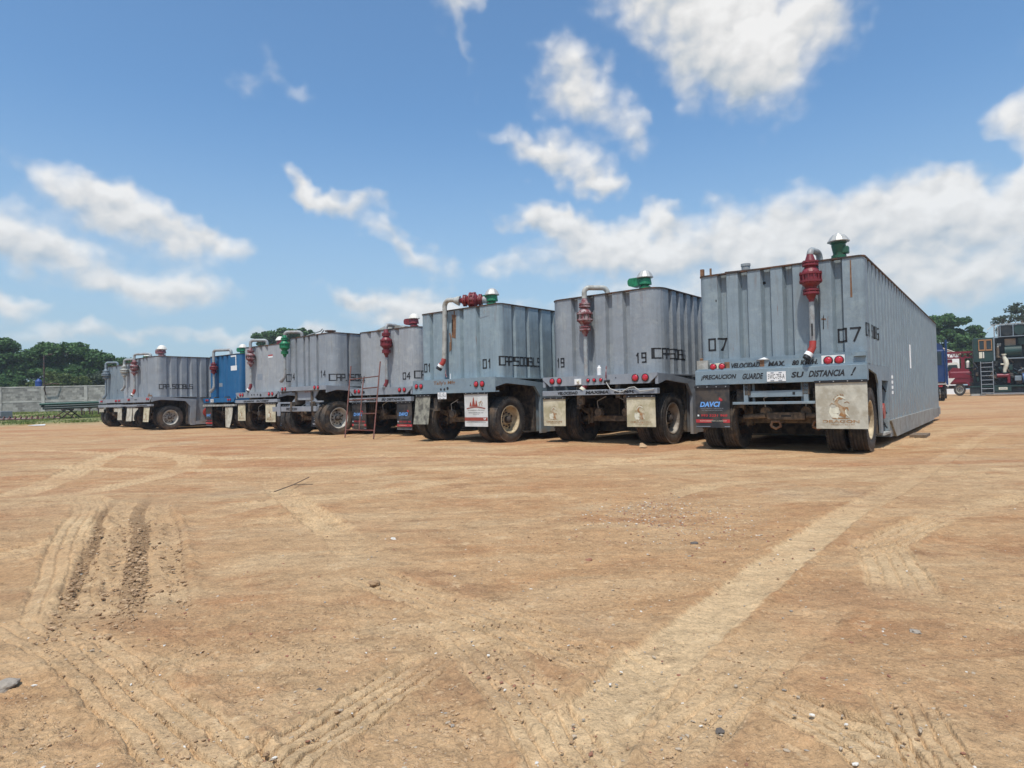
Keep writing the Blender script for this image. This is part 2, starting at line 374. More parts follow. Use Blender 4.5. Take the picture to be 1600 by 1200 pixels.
def corr(u0, u1, grooves, w, sl, dep):
    p = [(u0, 0.)]
    for g in grooves:
        if g - w / 2 - sl < p[-1][0] or g + w / 2 + sl > u1: continue
        p += [(g - w / 2 - sl, 0), (g - w / 2, dep), (g + w / 2, dep), (g + w / 2 + sl, 0)]
    p.append((u1, 0.)); return p
# ------------------------------------------------------------------ shared meshes for wheels
def tyre_prof(R=.52, w=.27):
    p = [(-w * .36, R * .60), (-w * .46, R * .66), (-w * .5, R * .80), (-w * .47, R * .93), (-w * .42, R * .985)]
    gs = [-.27, -.09, .09, .27]
    for g in gs: p += [(w * (g - .03), R), (w * (g - .02), R * .975), (w * (g + .02), R * .975), (w * (g + .03), R)]
    p += [(w * .42, R * .985), (w * .47, R * .93), (w * .5, R * .80), (w * .46, R * .66), (w * .36, R * .60)]
    return p
def wheel(parent, x, y, side, rimmat='rim_cream', inner=False, R=.52, z=None):
    """side = +1 outer face towards +x"""
    T = Tr(x, y, R if z is None else z) @ Matrix.Rotation(PI / 2 * side, 4, 'Y')
    root = bpy.data.objects.new('wheel', None); C.objects.link(root); root.parent = parent
    t = MB(); n = 56
    t.lathe(tyre_prof(R), 'tyre', n, T, True, True)
    # shoulder lugs
    for k in range(n):
        a = 2 * PI * (k + .5) / n
        for s_ in (-1, 1):
            Tl = T @ Matrix.Rotation(a, 4, 'Z') @ Tr(R * .965, 0, s_ * .27 * .455)
            t.box((-.014, -.017, -.008), (.020, .012, .008), 'tyre', Tl)
    t.build('tyre', root)
    r = MB()
    # axial z+ = outer side; outer wheels are dished inwards
    if not inner:
        prof = [(.100, .318), (.118, .325), (.122, .318), (.112, .298), (.085, .287), (-.02, .272), (-.045, .262), (-.05, .235), (-.035, .20), (-.03, .125), (-.02, .12), (.0, .12), (.0, .0)]
    else:
        prof = [(.100, .318), (.118, .325), (.122, .318), (.112, .298), (.085, .287), (.0, .282), (-.02, .20), (-.02, .0)]
    r.lathe([(a, q * R / .52) for a, q in prof], rimmat, 40, T, True, False, False)
    r.lathe([(-.118, .325 * R / .52), (-.122, .318 * R / .52), (-.11, .295 * R / .52), (-.06, .285 * R / .52), (-.045, .15 * R / .52), (-.045, .05)], 'rim_dark', 40, T, True, False, False)
    if not inner:
        for k in range(10):
            a = 2 * PI * k / 10
            r.lathe([(-.04, .019), (.012, .019), (.014, .012)], 'bolt', 6, T @ Matrix.Rotation(a, 4, 'Z') @ Tr(.16 * R / .52, 0, 0))
        for k in range(5):
            a = 2 * PI * (k + .5) / 5
            r.lathe([(-.048, .034), (-.037, .034)], 'black', 12, T @ Matrix.Rotation(a, 4, 'Z') @ Tr(.222 * R / .52, 0, 0))
        r.lathe([(.0, .085), (.075, .08), (.095, .06), (.10, .0)], 'hub', 20, T, True)
    r.build('rim', root)
    return root

H = 3.15
ARR = [(0, .050), (.06, .052), (.12, .085), (.16, .10), (.165, .155), (.205, .155), (.207, .120), (.225, .120), (.227, .155), (.262, .155), (.268, .105), (.31, .12), (.36, .175), (.385, .182), (.39, .215), (.425, .215), (.43, .185), (.53, .185), (.535, .215), (.57, .215), (.575, .185), (.60, .165), (.67, .11), (.695, .105), (.70, .155), (.735, .155), (.737, .12), (.755, .12), (.757, .155), (.79, .155), (.80, .10), (.90, .065), (.93, .055)]
def arrestor(parent, T, mat, s=1., worn=None, L=.93):
    a = MB(); k = L / .93
    a.lathe([(z * k, r * s) for z, r in ARR], mat, 28, T, False)
    for z0, z1, rr, n in ((.155, .27, .135, 8), (.375, .59, .198, 12), (.69, .80, .135, 8)):
        for i in range(n):
            Tb = T @ Matrix.Rotation(2 * PI * i / n, 4, 'Z') @ Tr(rr * s, 0, 0)
            a.lathe([(z0 * k, .013 * s), (z1 * k, .013 * s)], 'bolt' if worn else mat, 6, Tb)
    if worn:
        pass
    return a.build('flame_arrestor', parent)
def vent_a(parent, x, y, mat='green_dk'):
    root = bpy.data.objects.new('relief_vent', None); C.objects.link(root); root.parent = parent
    a = MB(); T = Tr(x, y, H) @ Matrix.Diagonal((.70, .70, .92, 1))
    a.lathe([(-.02, .10), (.07, .10), (.07, .165), (.12, .165), (.125, .12), (.16, .125), (.30, .16), (.33, .15), (.335, .175), (.36, .175), (.36, .10), (.42, .10)], mat, 24, T)
    a.box((.05, -.09, .14), (.22, .09, .27), mat, T, .02)
    for i in range(8): a.lathe([(.06, .014), (.135, .014)], 'bolt', 6, T @ Matrix.Rotation(2 * PI * i / 8, 4, 'Z') @ Tr(.145, 0, 0))
    a.build('valve_body', root)
    c = MB(); c.lathe([(.36, .05), (.365, .245), (.375, .25), (.39, .235), (.45, .185), (.495, .13), (.50, .07), (.52, .06), (.525, .02)], 'alu', 12, T); c.build('vent_cap', root)
    return root
def vent_b(parent, x, y, mat='green', cap='alu', sgn=-1, s=.82):
    root = bpy.data.objects.new('relief_vent', None); C.objects.link(root); root.parent = parent
    a = MB(); T = Tr(x, y, H) @ Matrix.Diagonal((s, s, s * 1.12, 1)); s = 1.
    a.lathe([(-.02, .10), (.04, .10), (.04, .15), (.09, .15), (.095, .10), (.14, .10), (.15, .17 * s), (.28, .15 * s), (.30, .13)], mat, 20, T)
    a.prism([(sgn * .0, .14), (sgn * .30, .12), (sgn * .40, .15), (sgn * .43, .20), (sgn * .43, .27), (sgn * .38, .32), (sgn * .0, .32)], -.12, .12, mat, T)
    a.box((sgn * .24, -.13, .17), (sgn * .30, .13, .30), mat, T)
    a.lathe([(.30, .014), (.36, .014)], mat, 6, T @ Tr(sgn * .2, 0, 0))
    for i in range(6): a.lathe([(.02, .014), (.11, .014)], 'bolt', 6, T @ Matrix.Rotation(2 * PI * i / 6, 4, 'Z') @ Tr(.13, 0, 0))
    a.build('valve_body', root)
    c = MB(); c.lathe([(.29, .05), (.30, .20), (.31, .215), (.34, .20), (.40, .165), (.45, .115), (.475, .06), (.48, .01)], cap, 14, T); c.build('vent_cap', root)
    return root
def vent_stub(parent, x, y):
    a = MB(); a.lathe([(-.02, .09), (.09, .09), (.09, .17), (.125, .17), (.13, .05)], 'rim_dark', 20, Tr(x, y, H)); return a.build('vent_stub', parent)
def dragon(mb, cx, cz, s, y, dark='brown', light='offwhite'):
    def stroke(pts, w, m, yy):
        P_ = [Vector((p[0], p[1])) for p in pts]; L, R_ = [], []
        for i, p in enumerate(P_):
            t = (P_[min(i + 1, len(P_) - 1)] - P_[max(i - 1, 0)]).normalized(); n_ = Vector((-t.y, t.x)); ww = w[i] if isinstance(w, list) else w
            L.append(p + n_ * ww); R_.append(p - n_ * ww)
        vs = [(cx + q.x * s, yy, cz + q.y * s) for q in L + R_]; n = len(L)
        mb.add(vs, [(i, i + 1, n + i + 1, n + i) for i in range(n - 1)], m)
    stroke([(.10, .36), (.0, .40), (-.10, .33), (-.12, .20), (-.02, .08), (.10, -.02), (.14, -.15), (.08, -.30)], [.02, .05, .06, .06, .07, .10, .11, .12], dark, y)
    stroke([(-.32, .05), (-.30, -.12), (-.20, -.26), (-.05, -.33)], [.02, .08, .12, .05], light, y)
    stroke([(-.05, .05), (-.15, -.05), (-.14, -.18)], [.04, .13, .10], light, y - .002)
    stroke([(-.17, .30), (-.11, .41), (.0, .47), (.10, .43), (.22, .36)], [.015, .02, .025, .035, .01], light, y - .002)
    for k, (a, c) in enumerate(((-.22, .40), (-.16, .48), (-.08, .53), (.02, .57), (.09, .56))):
        stroke([(a, c), (a + .05, c - .07)], [.004, .022], dark, y)
    stroke([(.16, .22), (.26, .26), (.34, .20)], [.01, .015, .01], dark, y)
    stroke([(.12, .05), (.27, .02), (.30, -.08)], [.03, .03, .01], dark, y)
    stroke([(.20, -.05), (.22, -.2), (.33, -.32)], [.02, .025, .01], light, y - .001)
    stroke([(-.35, .12), (-.27, .20), (-.17, .16)], [.005, .02, .01], dark, y)
    stroke([(-.28, -.35), (-.15, -.37), (.15, -.36), (.35, -.38)], [.01, .02, .02, .005], dark, y)
def flap(parent, x0, x1, z0, z1, y, style, lean=0., curl=0.):
    base = {'dragon': 'flap_cream', 'dragon2': 'flap_stained', 'davci': 'rubber_flap', 'tower': 'flap_white', 'grimy': 'flap_grimy', 've': 'rubber_flap', 'plain': 'flap_cream'}[style]
    f = MB(); n = 7; w = x1 - x0; seed = x0 * 13 + z1; vs = []
    for i in range(n + 1):
        for j in range(n + 1):
            u, v = i / n, j / n
            yy = y - lean * (1 - v) + .012 * math.sin(3 * u + seed) * (1 - v) - curl * (1 - v) ** 2 * (1 if style != 'plain' else u)
            vs.append((x0 + u * w - lean * .3 * (1 - v), yy, z0 + v * (z1 - z0)))
    N = n + 1; fs = [(i * N + j, (i + 1) * N + j, (i + 1) * N + j + 1, i * N + j + 1) for i in range(n) for j in range(n)]
    f.add(vs, fs, base, True)
    vb = [(a, c + .012, e) for a, c, e in vs]; f.add(vb, [q[::-1] for q in fs], base, True)
    ring = [i * N for i in range(N)] + [n * N + j for j in range(1, N)] + [i * N + n for i in range(n - 1, -1, -1)] + [j for j in range(n - 1, 0, -1)]
    o = len(vs); f.add(vs + vb, [(ring[k], ring[(k + 1) % len(ring)], ring[(k + 1) % len(ring)] + o, ring[k] + o) for k in range(len(ring))], base)
    # clamp strip and bolts
    f.box((x0 - .01, y - .018, z1 - .03), (x1 + .01, y - .006, z1 + .012), 'black')
    for k in range(4):
        xx = x0 + w * (.1 + .27 * k); f.lathe([(0, .011), (.01, .009)], 'chrome', 8, Tr(xx, y - .018, z1 - .008) @ Matrix.Rotation(PI / 2, 4, 'X'))
    def fn(x, z):
        u = (x - x0) / w; v = (z - z0) / (z1 - z0)
        return (x - lean * .3 * (1 - v), y - lean * (1 - v) + .012 * math.sin(3 * u + seed) * (1 - v) - curl * (1 - v) ** 2 - .004, z)
    hh = z1 - z0
    def rect(a, c, e, g, m, dy=0.): 
        q = [fn(x0 + w * a, z0 + hh * c), fn(x0 + w * e, z0 + hh * c), fn(x0 + w * e, z0 + hh * g), fn(x0 + w * a, z0 + hh * g)]
        f.add([(p[0], p[1] - dy, p[2]) for p in q], [(0, 1, 2, 3)], m)
    if style in ('dragon', 'dragon2'):
        g = MB(); dragon(g, x0 + w * .47, z0 + hh * .42, w * (.56 if style == 'dragon' else .52), 0, 'brown')
        for m_ in g.mats: pass
        off = len(f.v)
        for k, fc in enumerate(g.f): f.add([(fn(g.v[i][0], g.v[i][2])[0], fn(g.v[i][0], g.v[i][2])[1] + g.v[i][1], g.v[i][2]) for i in fc], [tuple(range(len(fc)))], g.mats[g.mi[k]])
        text(f, 'DRAGON', x0 + w * .13, x0 + w * .84, z0 + hh * .125, z0 + hh * .185, 0, 'brown', 0, .03, 0, fn)
        text(f, 'PRODUCTS LTD.', x0 + w * .30, x0 + w * .76, z0 + hh * .075, z0 + hh * .105, 0, 'brown', 0, .015, 0, fn)
    if style == 'davci':
        text(f, 'DAVCI', x0 + w * .13, x0 + w * .70, z0 + hh * .50, z0 + hh * .63, 0, 'blue_print', .22, .045, 0, fn)
        for k in range(3):
            r0 = .075 + .0 * k; pts = []
        for rr, m_ in ((.10, 'stripe_red'),):
            pp = [(x0 + w * .66 + rr * math.cos(t), z0 + hh * .60 + rr * math.sin(t)) for t in [math.radians(x) for x in range(25, 85, 12)]]
            pi_ = [(x0 + w * .66 + rr * .58 * math.cos(t), z0 + hh * .60 + rr * .58 * math.sin(t)) for t in [math.radians(x) for x in range(25, 85, 12)]]
            f.add([fn(*p) for p in pp + pi_[::-1]], [tuple(range(len(pp) * 2))], m_)
        text(f, 'MANTENIMIENTO Y SERVICIOS EN', x0 + w * .15, x0 + w * .82, z0 + hh * .455, z0 + hh * .475, 0, 'grey_print', 0, .01, 0, fn)
        text(f, 'AUTOMATIZACION INDUSTRIAL', x0 + w * .18, x0 + w * .80, z0 + hh * .41, z0 + hh * .43, 0, 'grey_print', 0, .01, 0, fn)
        text(f, '993 3231 968', x0 + w * .15, x0 + w * .93, z0 + hh * .265, z0 + hh * .325, 0, 'stripe_red', .1, .03, 0, fn)
        rect(.05, .275, .10, .315, 'white'); rect(0, .12, 1, .20, 'stripe_red'); 
        text(f, 'automatizacion y control', x0 + w * .12, x0 + w * .9, z0 + hh * .145, z0 + hh * .18, -.0015, 'offwhite', 0, .01, 0, lambda x, z: (fn(x, z)[0], fn(x, z)[1] - .002, z))
        rect(0, .02, 1, .035, 'grey_print')
    if style == 'tower':
        for (cx_, wd, ht) in ((.27, .05, .13), (.40, .075, .27), (.52, .06, .18)):
            a = [(x0 + w * (cx_ - wd), z0 + hh * .60), (x0 + w * (cx_ + wd), z0 + hh * .60), (x0 + w * (cx_ + .012), z0 + hh * (.60 + ht)), (x0 + w * (cx_ - .012), z0 + hh * (.60 + ht))]
            f.add([fn(*p) for p in a], [(0, 1, 2, 3)], 'redbrown')
        for a, c in (((.62, .58), (.70, .74)), ((.70, .74), (.78, .60)), ((.62, .70), (.74, .76)), ((.74, .76), (.80, .68))):
            p, r = Vector((x0 + w * a[0], z0 + hh * a[1])), Vector((x0 + w * c[0], z0 + hh * c[1])); nn = (r - p).normalized(); nn = Vector((-nn.y, nn.x)) * .007
            f.add([fn(*q) for q in (p + nn, r + nn, r - nn, p - nn)], [(0, 1, 2, 3)], 'brown')
        pts = [(x0 + w * t, z0 + hh * (.55 + .045 * math.sin(PI * (t - .1) / .8))) for t in [.1 + .08 * k for k in range(11)]]
        f.add([fn(x, z) for x, z in pts] + [fn(x, z - .022) for x, z in pts], [(i, i + 1, 12 + i, 11 + i) for i in range(10)], 'redbrown')
        text(f, 'Proveedora y Servicios', x0 + w * .15, x0 + w * .86, z0 + hh * .47, z0 + hh * .50, 0, 'black', .1, .01, 0, fn)
        text(f, 'REFACCIONES DEL SUR', x0 + w * .18, x0 + w * .82, z0 + hh * .40, z0 + hh * .425, 0, 'black', 0, .01, 0, fn)
        text(f, 'S.A. DE C.V.', x0 + w * .36, x0 + w * .64, z0 + hh * .355, z0 + hh * .375, 0, 'black', 0, .01, 0, fn)
        rect(0, .175, 1, .275, 'redbrown'); text(f, '923 668 1707', x0 + w * .2, x0 + w * .94, z0 + hh * .195, z0 + hh * .255, 0, 'white', 0, .03, 0, lambda x, z: (fn(x, z)[0], fn(x, z)[1] - .003, z))
        text(f, 'www.proveedora.com.mx', x0 + w * .08, x0 + w * .92, z0 + hh * .115, z0 + hh * .14, 0, 'black', 0, .01, 0, fn)
    if style == 've':
        P_ = lambda L_: f.add([fn(x0 + w * a, z0 + hh * c) for a, c in L_], [tuple(range(len(L_)))], 'white')
        P_([(.20, .62), (.36, .62), (.34, .36), (.22, .30)]); P_([(.34, .34), (.44, .34), (.66, .62), (.52, .62)])
        P_([(.52, .62), (.88, .62), (.84, .56), (.56, .56)]); P_([(.50, .49), (.78, .49), (.74, .43), (.45, .43)]); P_([(.22, .30), (.62, .30), (.57, .23), (.22, .23)])
        text(f, 'VW-2020', x0 + w * .1, x0 + w * .88, z0 + hh * .08, z0 + hh * .16, 0, 'white', .1, .04, 0, fn)
    return f.build('mud_flap', parent)
def lamp(parent, x, z, y, r=.062, black=False):
    a = MB(); T = Tr(x, y, z) @ Matrix.Rotation(PI / 2, 4, 'X')
    a.lathe([(0, r * 1.18), (.012, r * 1.16), (.014, r)], 'black', 20, T)
    a.lathe([(.012, r), (.026, r * .8), (.030, r * .3), (.031, .0)], 'lamp', 20, T, True)
    return a.build('tail_lamp', parent)
def plate(parent, x, z, y, txt, s=1.):
    p = MB(); p.box((x - .165 * s, y - .008, z - .09 * s), (x + .165 * s, y, z + .09 * s), 'white')
    text(p, txt, x - .145 * s, x + .145 * s, z - .045 * s, z + .045 * s, y - .010, 'black', 0, .0)
    for dx in (-.07, .07):
        p.box((x + dx * s - .025, y - .011, z + .060 * s), (x + dx * s + .025, y - .009, z + .078 * s), 'grey_print'); p.box((x + dx * s - .03, y - .011, z - .080 * s), (x + dx * s + .03, y - .009, z - .064 * s), 'grey_print')
    return p.build('licence_plate', parent)

def trailer(name_label, x, y, yaw, W=2.66, L=14., mat='g_neutral', fmat='frame_n', rear=(), gw=.09, gs=.045, gd=.06, rc=.12, pitch=.46, sg0=None,
            zdeck=1.43, bump=None, low=None, yw=.42, rim='rim_cream', num=None, cap=None, style='std', flaps=(), lamps=(), **kw):
    t = thing('tank_trailer', name_label, 'trailer', (x, y, 0), -yaw, 'tank trailers parked in a row')
    hw = W / 2
    ztank = 1.42 if style == 'flush' else zdeck - .04
    pr = corr(-hw + rc, hw - rc, rear, gw, gs, gd)
    s0 = rc; sgs = []; g = (sg0 if sg0 is not None else rc + .28)
    while g < L - .3: sgs.append(g); g += pitch
    ps = corr(rc, L - rc, sgs, gw, gs, gd)
    path = [(u, d_) for u, d_ in pr]
    path += [(hw - rc + rc * math.sin(a), rc - rc * math.cos(a)) for a in [PI / 2 * k / 6 for k in range(1, 6)]]
    path += [(hw - d_, u) for u, d_ in ps]
    path += [(hw - rc, L), (-hw + rc, L)]
    path += [(-hw + d_, u) for u, d_ in reversed(ps)]
    path += [(-hw + rc - rc * math.cos(a), rc - rc * math.sin(a)) for a in [PI / 2 * k / 6 for k in range(1, 6)]]
    n = len(path)
    tk = MB()
    tk.add([(a, c, ztank) for a, c in path] + [(a, c, H) for a, c in path], [(i, (i + 1) % n, n + (i + 1) % n, n + i) for i in range(n)], mat)
    ins = [(a, c, H - .02) for a, c in path]; tk.add(ins, [tuple(range(n))], mat)
    tk.add([(a, c, ztank + .01) for a, c in path], [tuple(range(n))[::-1]], 'under')
    # lettering painted on the walls
    cs_ = [math.radians(a) for a in (75, 60, 45, 30, 15)]
    prp = [(-(hw - rc + rc * math.sin(a)), rc - rc * math.cos(a)) for a in cs_] + pr + [(hw - rc + rc * math.sin(a), rc - rc * math.cos(a)) for a in cs_[::-1]]
    psp = [(rc - rc * math.sin(a), rc - rc * math.cos(a)) for a in cs_] + ps
    mr = lambda u, v, d_: (u, d_ - .005, v)
    ms = lambda u, v, d_: (hw - d_ + .005, u, v)
    if num:
        for (tx, u, v, cw, hh) in num: paint_on(tk, strokes(tx, u, v, cw, hh, cw * .55, .030), prp, mr, 'black')
    if cap:
        for (tx, u, v, cw, hh) in cap: paint_on(tk, strokes(tx, u, v, cw, hh, cw * .36, .027), psp, ms, 'black')
    for (poly, m_) in kw.get('rear_paint', ()): paint_on(tk, [poly], pr, mr, m_)
    for (poly, m_) in kw.get('side_paint', ()): paint_on(tk, [poly], ps, ms, m_)
    tk.build('tank', t)
    # roof rim
    rp = []
    for (cx, cy, a0) in ((hw - rc, rc, -PI / 2), (hw - rc, L - rc, 0), (-hw + rc, L - rc, PI / 2), (-hw + rc, rc, PI)):
        rp += [(cx, cy, a0 + PI / 2 * k / 5) for k in range(6)]
    o_ = [(cx + (rc + .016) * math.cos(a), cy + (rc + .016) * math.sin(a)) for cx, cy, a in rp]; i_ = [(cx + max(rc - .085, .01) * math.cos(a), cy + max(rc - .085, .01) * math.sin(a)) for cx, cy, a in rp]
    k = len(rp); rm = MB(); vs = [(a, c, H - .012) for a, c in o_] + [(a, c, H + .012) for a, c in o_] + [(a, c, H + .012) for a, c in i_] + [(a, c, H - .012) for a, c in i_]
    fs = []
    for i in range(k):
        j = (i + 1) % k
        for q in range(4): fs.append((q * k + i, q * k + j, ((q + 1) % 4) * k + j, ((q + 1) % 4) * k + i))
    rm.add(vs, fs, 'rim_dark'); rm.build('roof_rim', t)
    # roof hatches
    for (hx, hy) in ((.5, 3.2), (-.4, 7.5), (.5, 11.5)):
        hm = MB(); hm.lathe([(0, .28), (.10, .28), (.10, .31), (.13, .30), (.15, .1)], mat, 20, Tr(hx, hy, H - .02)); hm.build('roof_hatch', t)
    by = -.25
    fr = MB()
    if style == 'flush':     # the nearest one: walls reach down to a skid
        fr.box((-hw, by + .04, 1.40), (hw, .30, 1.44), fmat); fr.box((-hw + .02, -.01, 1.40), (hw - .02, .03, 1.62), mat)
        lb = MB()
        ps2 = corr(2.36, L - rc, [q for q in sgs if q > 2.5], gw, gs, gd)
        pth = [(hw - d_, u) for u, d_ in ps2] + [(hw - .1, L), (-hw + .1, L)] + [(-hw + d_, u) for u, d_ in reversed(ps2)]
        m_ = len(pth); lb.add([(a, c, .12) for a, c in pth] + [(a, c, 1.42) for a, c in pth], [(i, (i + 1) % m_, m_ + (i + 1) % m_, m_ + i) for i in range(m_)] + [tuple(range(m_))[::-1]], mat)
        for (tx0, tx1, tz0, tz1, mm) in ((5.75, 5.98, 1.46, 1.40, 'offwhite'),): pass
        paint_on(lb, [[(2.75, .88), (2.95, .88), (2.95, 1.36), (2.75, 1.36)]], ps2, ms, 'blue_print' if False else 'grey_print')
        for zz in (.92, 1.02, 1.12, 1.22): paint_on(lb, [[(2.79, zz), (2.91, zz), (2.91, zz + .06), (2.79, zz + .06)]], ps2, lambda u, v, d_: (hw - d_ + .008, u, v), 'white')
        lb.build('lower_tank', t)
        paint_side = MB()
        sk_ = MB(); sk_.prism([(2.30, .44), (2.30, .42), (2.95, .10), (11.4, .10), (11.6, .44)], -hw - .035, hw + .035, 'skid', Matrix(((0, 1, 0, 0), (1, 0, 0, 0), (0, 0, 1, 0), (0, 0, 0, 1))))
        sk_.build('skid', t)
        s3 = MB(); s3.box((-hw, 11.7, .16), (hw, L + .5, .42), 'skid', None, .02); s3.build('front_skid', t)
        for sx in (-1, 1):
            # wheel arch wall with its cut corners
            w_ = MB(); x0, x1 = sx * hw, sx * (hw - .03)
            TT = Matrix(((0, 1, 0, 0), (1, 0, 0, 0), (0, 0, 1, 0), (0, 0, 0, 1)))
            yy = sorted((x0, x1))
            w_.prism([(-.22, 1.43), (-.22, 1.36), (.02, 1.36), (.90, 1.27), (1.10, 1.12), (1.20, .50), (1.24, .25), (1.46, .25), (1.46, 1.17), (2.28, 1.17), (2.28, .25), (2.40, .25), (2.40, 1.43)], yy[0], yy[1], mat, TT)
            w_.build('wheel_arch', t)
            rec = MB(); rec.box((sx * (hw - .45), 1.45, .24), (sx * (hw - .42), 2.3, 1.2), 'frame'); rec.box((sx * (hw - .44), 1.46, .24), (sx * hw, 1.48, 1.2), 'frame'); rec.box((sx * (hw - .44), 2.26, .24), (sx * (hw - .03), 2.30, 1.2), 'frame'); rec.box((sx * (hw - .44), 1.45, .20), (sx * (hw + .02), 2.35, .24), 'pipe_pale')
            for zz in (.35, .62, 1.02): rec.box((sx * (hw - .2), 2.16, zz), (sx * (hw - .06), 2.26, zz + .03), 'black'); rec.tube([(sx * (hw - .1), 2.24, zz + .07), (sx * (hw - .02), 2.1, zz - .05)], .012, 'black', 6)
            rec.build('valve_box', t)
            v = MB(); T_ = Tr(sx * (hw - .25), 1.85, .5)
            v.lathe([(-.2, .09), (-.02, .10), (0, .17), (.04, .17), (.06, .11), (.2, .12), (.22, .17), (.26, .17), (.28, .08), (.5, .07), (.52, .12), (.55, .12)], 'red_orange', 18, T_); v.tube([(sx * (hw - .25), 1.85, .6), (sx * (hw - .04), 1.85, .62)], .09, 'red_orange', 14)
            v.lathe([(0, .14), (.04, .14)], 'red_orange', 16, Tr(sx * (hw - .06), 1.85, .62) @ Matrix.Rotation(PI / 2 * sx, 4, 'Y')); v.build('valve', t)
        zb = 1.41
    else:
        zb = bump['z0'] if bump else 1.2
        # deck plate and sloping side fender with its front post
        fr.box((-hw - .02, by + .03, zdeck - .035), (hw + .02, 1.3, zdeck - .005), fmat)
        lbm = MB(); lbm.box((-hw + .06, 1.32, .20), (hw - .06, L, ztank - .002), kw.get('lowmat', mat)); lbm.build('lower_tank', t)
        for sx in (-1, 1):
            f = MB(); TT = Matrix(((0, 1, 0, 0), (1, 0, 0, 0), (0, 0, 1, 0), (0, 0, 0, 1)))
            xo, xi = sx * (hw + .055), sx * (hw - .01); yy = sorted((xo, xi))
            zf = zdeck + kw.get('fz', 0)
            f.prism([(by + .02, zf), (by + .02, zf - .21), (.12, zf - .13), (1.15, zf - .20), (1.36, zf - .45), (1.36, .16), (1.56, .16), (1.62, zf - .13), (.15, zf - .003)], yy[0], yy[1], fmat, TT)
            f.box((xo - sx * .002, .1, zf - .028), (xi - sx * .05, 1.6, zf - .004), fmat, None)
            f.build('side_fender', t)
            r_ = MB(); r_.box((sx * (hw - .05), 1.57, .18), (sx * (hw + .05), L - .3, .34), fmat); r_.build('side_rail', t)
            v = MB(); T_ = Tr(sx * (hw + .05), 2.1, .70)
            v.tube([(sx * (hw - .1), 2.1, .70), (sx * (hw + .04), 2.1, .70)], .16, 'red_pipe', 16)
            v.lathe([(0, .21), (.04, .21), (.045, .16), (.06, .16), (.065, .21), (.10, .21), (.12, .08)], 'red_orange', 20, T_ @ Matrix.Rotation(PI / 2 * sx, 4, 'Y'))
            v.build('valve', t)
    # under frame
    for sx in (-1, 1):
        fr.box((sx * .42, by + .05, .96), (sx * .52, 1.35, 1.36 if style != 'flush' else 1.40), 'under')
    fr.box((-hw + .05, 1.22, .22), (hw - .05, 1.30, ztank - .05), 'under'); fr.box((-hw + .1, .1, ztank - .12), (hw - .1, 1.25, ztank - .05), 'under')
    fr.box((-.9, 1.05, .5), (-.2, 1.2, .95), 'under'); fr.box((.1, 1.05, .55), (.8, 1.2, .9), 'under')
    fr.build('chassis', t)
    # bumper
    bm_ = MB(); xl, xr = -1.375, 1.375
    if style == 'flush':
        bm_.box((xl, by, 1.155), (xr, by + .16, 1.41), fmat, None, .006); bm_.box((xl + .0, by + .05, 1.413), (xr, by + .16, 1.43), fmat)
        bm_.box((-1.13, by + .07, 1.412), (1.37, by + .13, 1.555), fmat)
        bm_.box((-1.36, by + .06, 1.41), (-1.16, by + .2, 1.60), 'pipe_pale'); bm_.tube([(-1.30, -.14, 1.5), (-1.28, -.16, 1.64)], .03, 'rust', 8); bm_.box((1.20, by + .02, 1.54), (1.36, by + .2, 1.60), fmat)
        bm_.box((-1.12, by + .062, 1.43), (-.87, by + .068, 1.54), 'offwhite'); bm_.box((.72, by + .060, 1.425), (1.06, by + .066, 1.575), 'white')
        for (a, c) in ((-.86, -.77), (-.255, -.18)): bm_.box((a, by + .064, 1.415), (c, by + .068, 1.552), 'rust')
        text(bm_, 'VELOCIDAD', -.76, -.26, 1.435, 1.525, by + .060, 'black', .25, .035, .0)
        text(bm_, 'MAX.', -.12, .15, 1.435, 1.525, by + .060, 'black', .25, .035)
        text(bm_, '80 KM/H.', .26, .66, 1.435, 1.525, by + .060, 'black', .25, .035)
        text(bm_, '¡PRECAUCION', -1.27, -.66, 1.235, 1.335, by - .003, 'black', .25, .035)
        text(bm_, 'GUARDE', -.54, -.20, 1.235, 1.335, by - .003, 'black', .2, .035)
        text(bm_, 'SU', .26, .44, 1.235, 1.33, by - .003, 'black', .25, .035)
        text(bm_, 'DISTANCIA', .53, 1.06, 1.235, 1.34, by - .003, 'black', .25, .035); text(bm_, '!', 1.14, 1.17, 1.235, 1.37, by - .003, 'black', .5, .03)
    else:
        z0, z1 = bump['z0'], bump['z1']; c_ = bump.get('cut', .22)
        bm_.prism([(xl + c_, z0), (xr - c_, z0), (xr, z0 + min(c_, (z1 - z0) * .75)), (xr, z1), (xl, z1), (xl, z0 + min(c_, (z1 - z0) * .75))], by, by + .02, fmat)
        bm_.box((xl, by + .02, z1 - .04), (xr, by + .06, z1), fmat); bm_.box((xl + c_, by + .02, z0), (xr - c_, by + .14, z0 + .03), fmat)
        for a in bump.get('txt', ()): text(bm_, a[0], a[1], a[2], a[3], a[4], by - .003, a[5], .1, .02)
        for (hx, hz, hr) in bump.get('holes', ()): bm_.lathe([(0, hr), (.006, hr)], 'black', 14, Tr(hx, by, hz) @ Matrix.Rotation(PI / 2, 4, 'X'))
    bo = bm_.build('bumper', t)
    for a in lamps: lamp(bo, a[0], a[1], by - .001 if style != 'flush' else by + .058, *(a[2:] or ()))
    if kw.get('plate'): plate(bo, *kw['plate'])
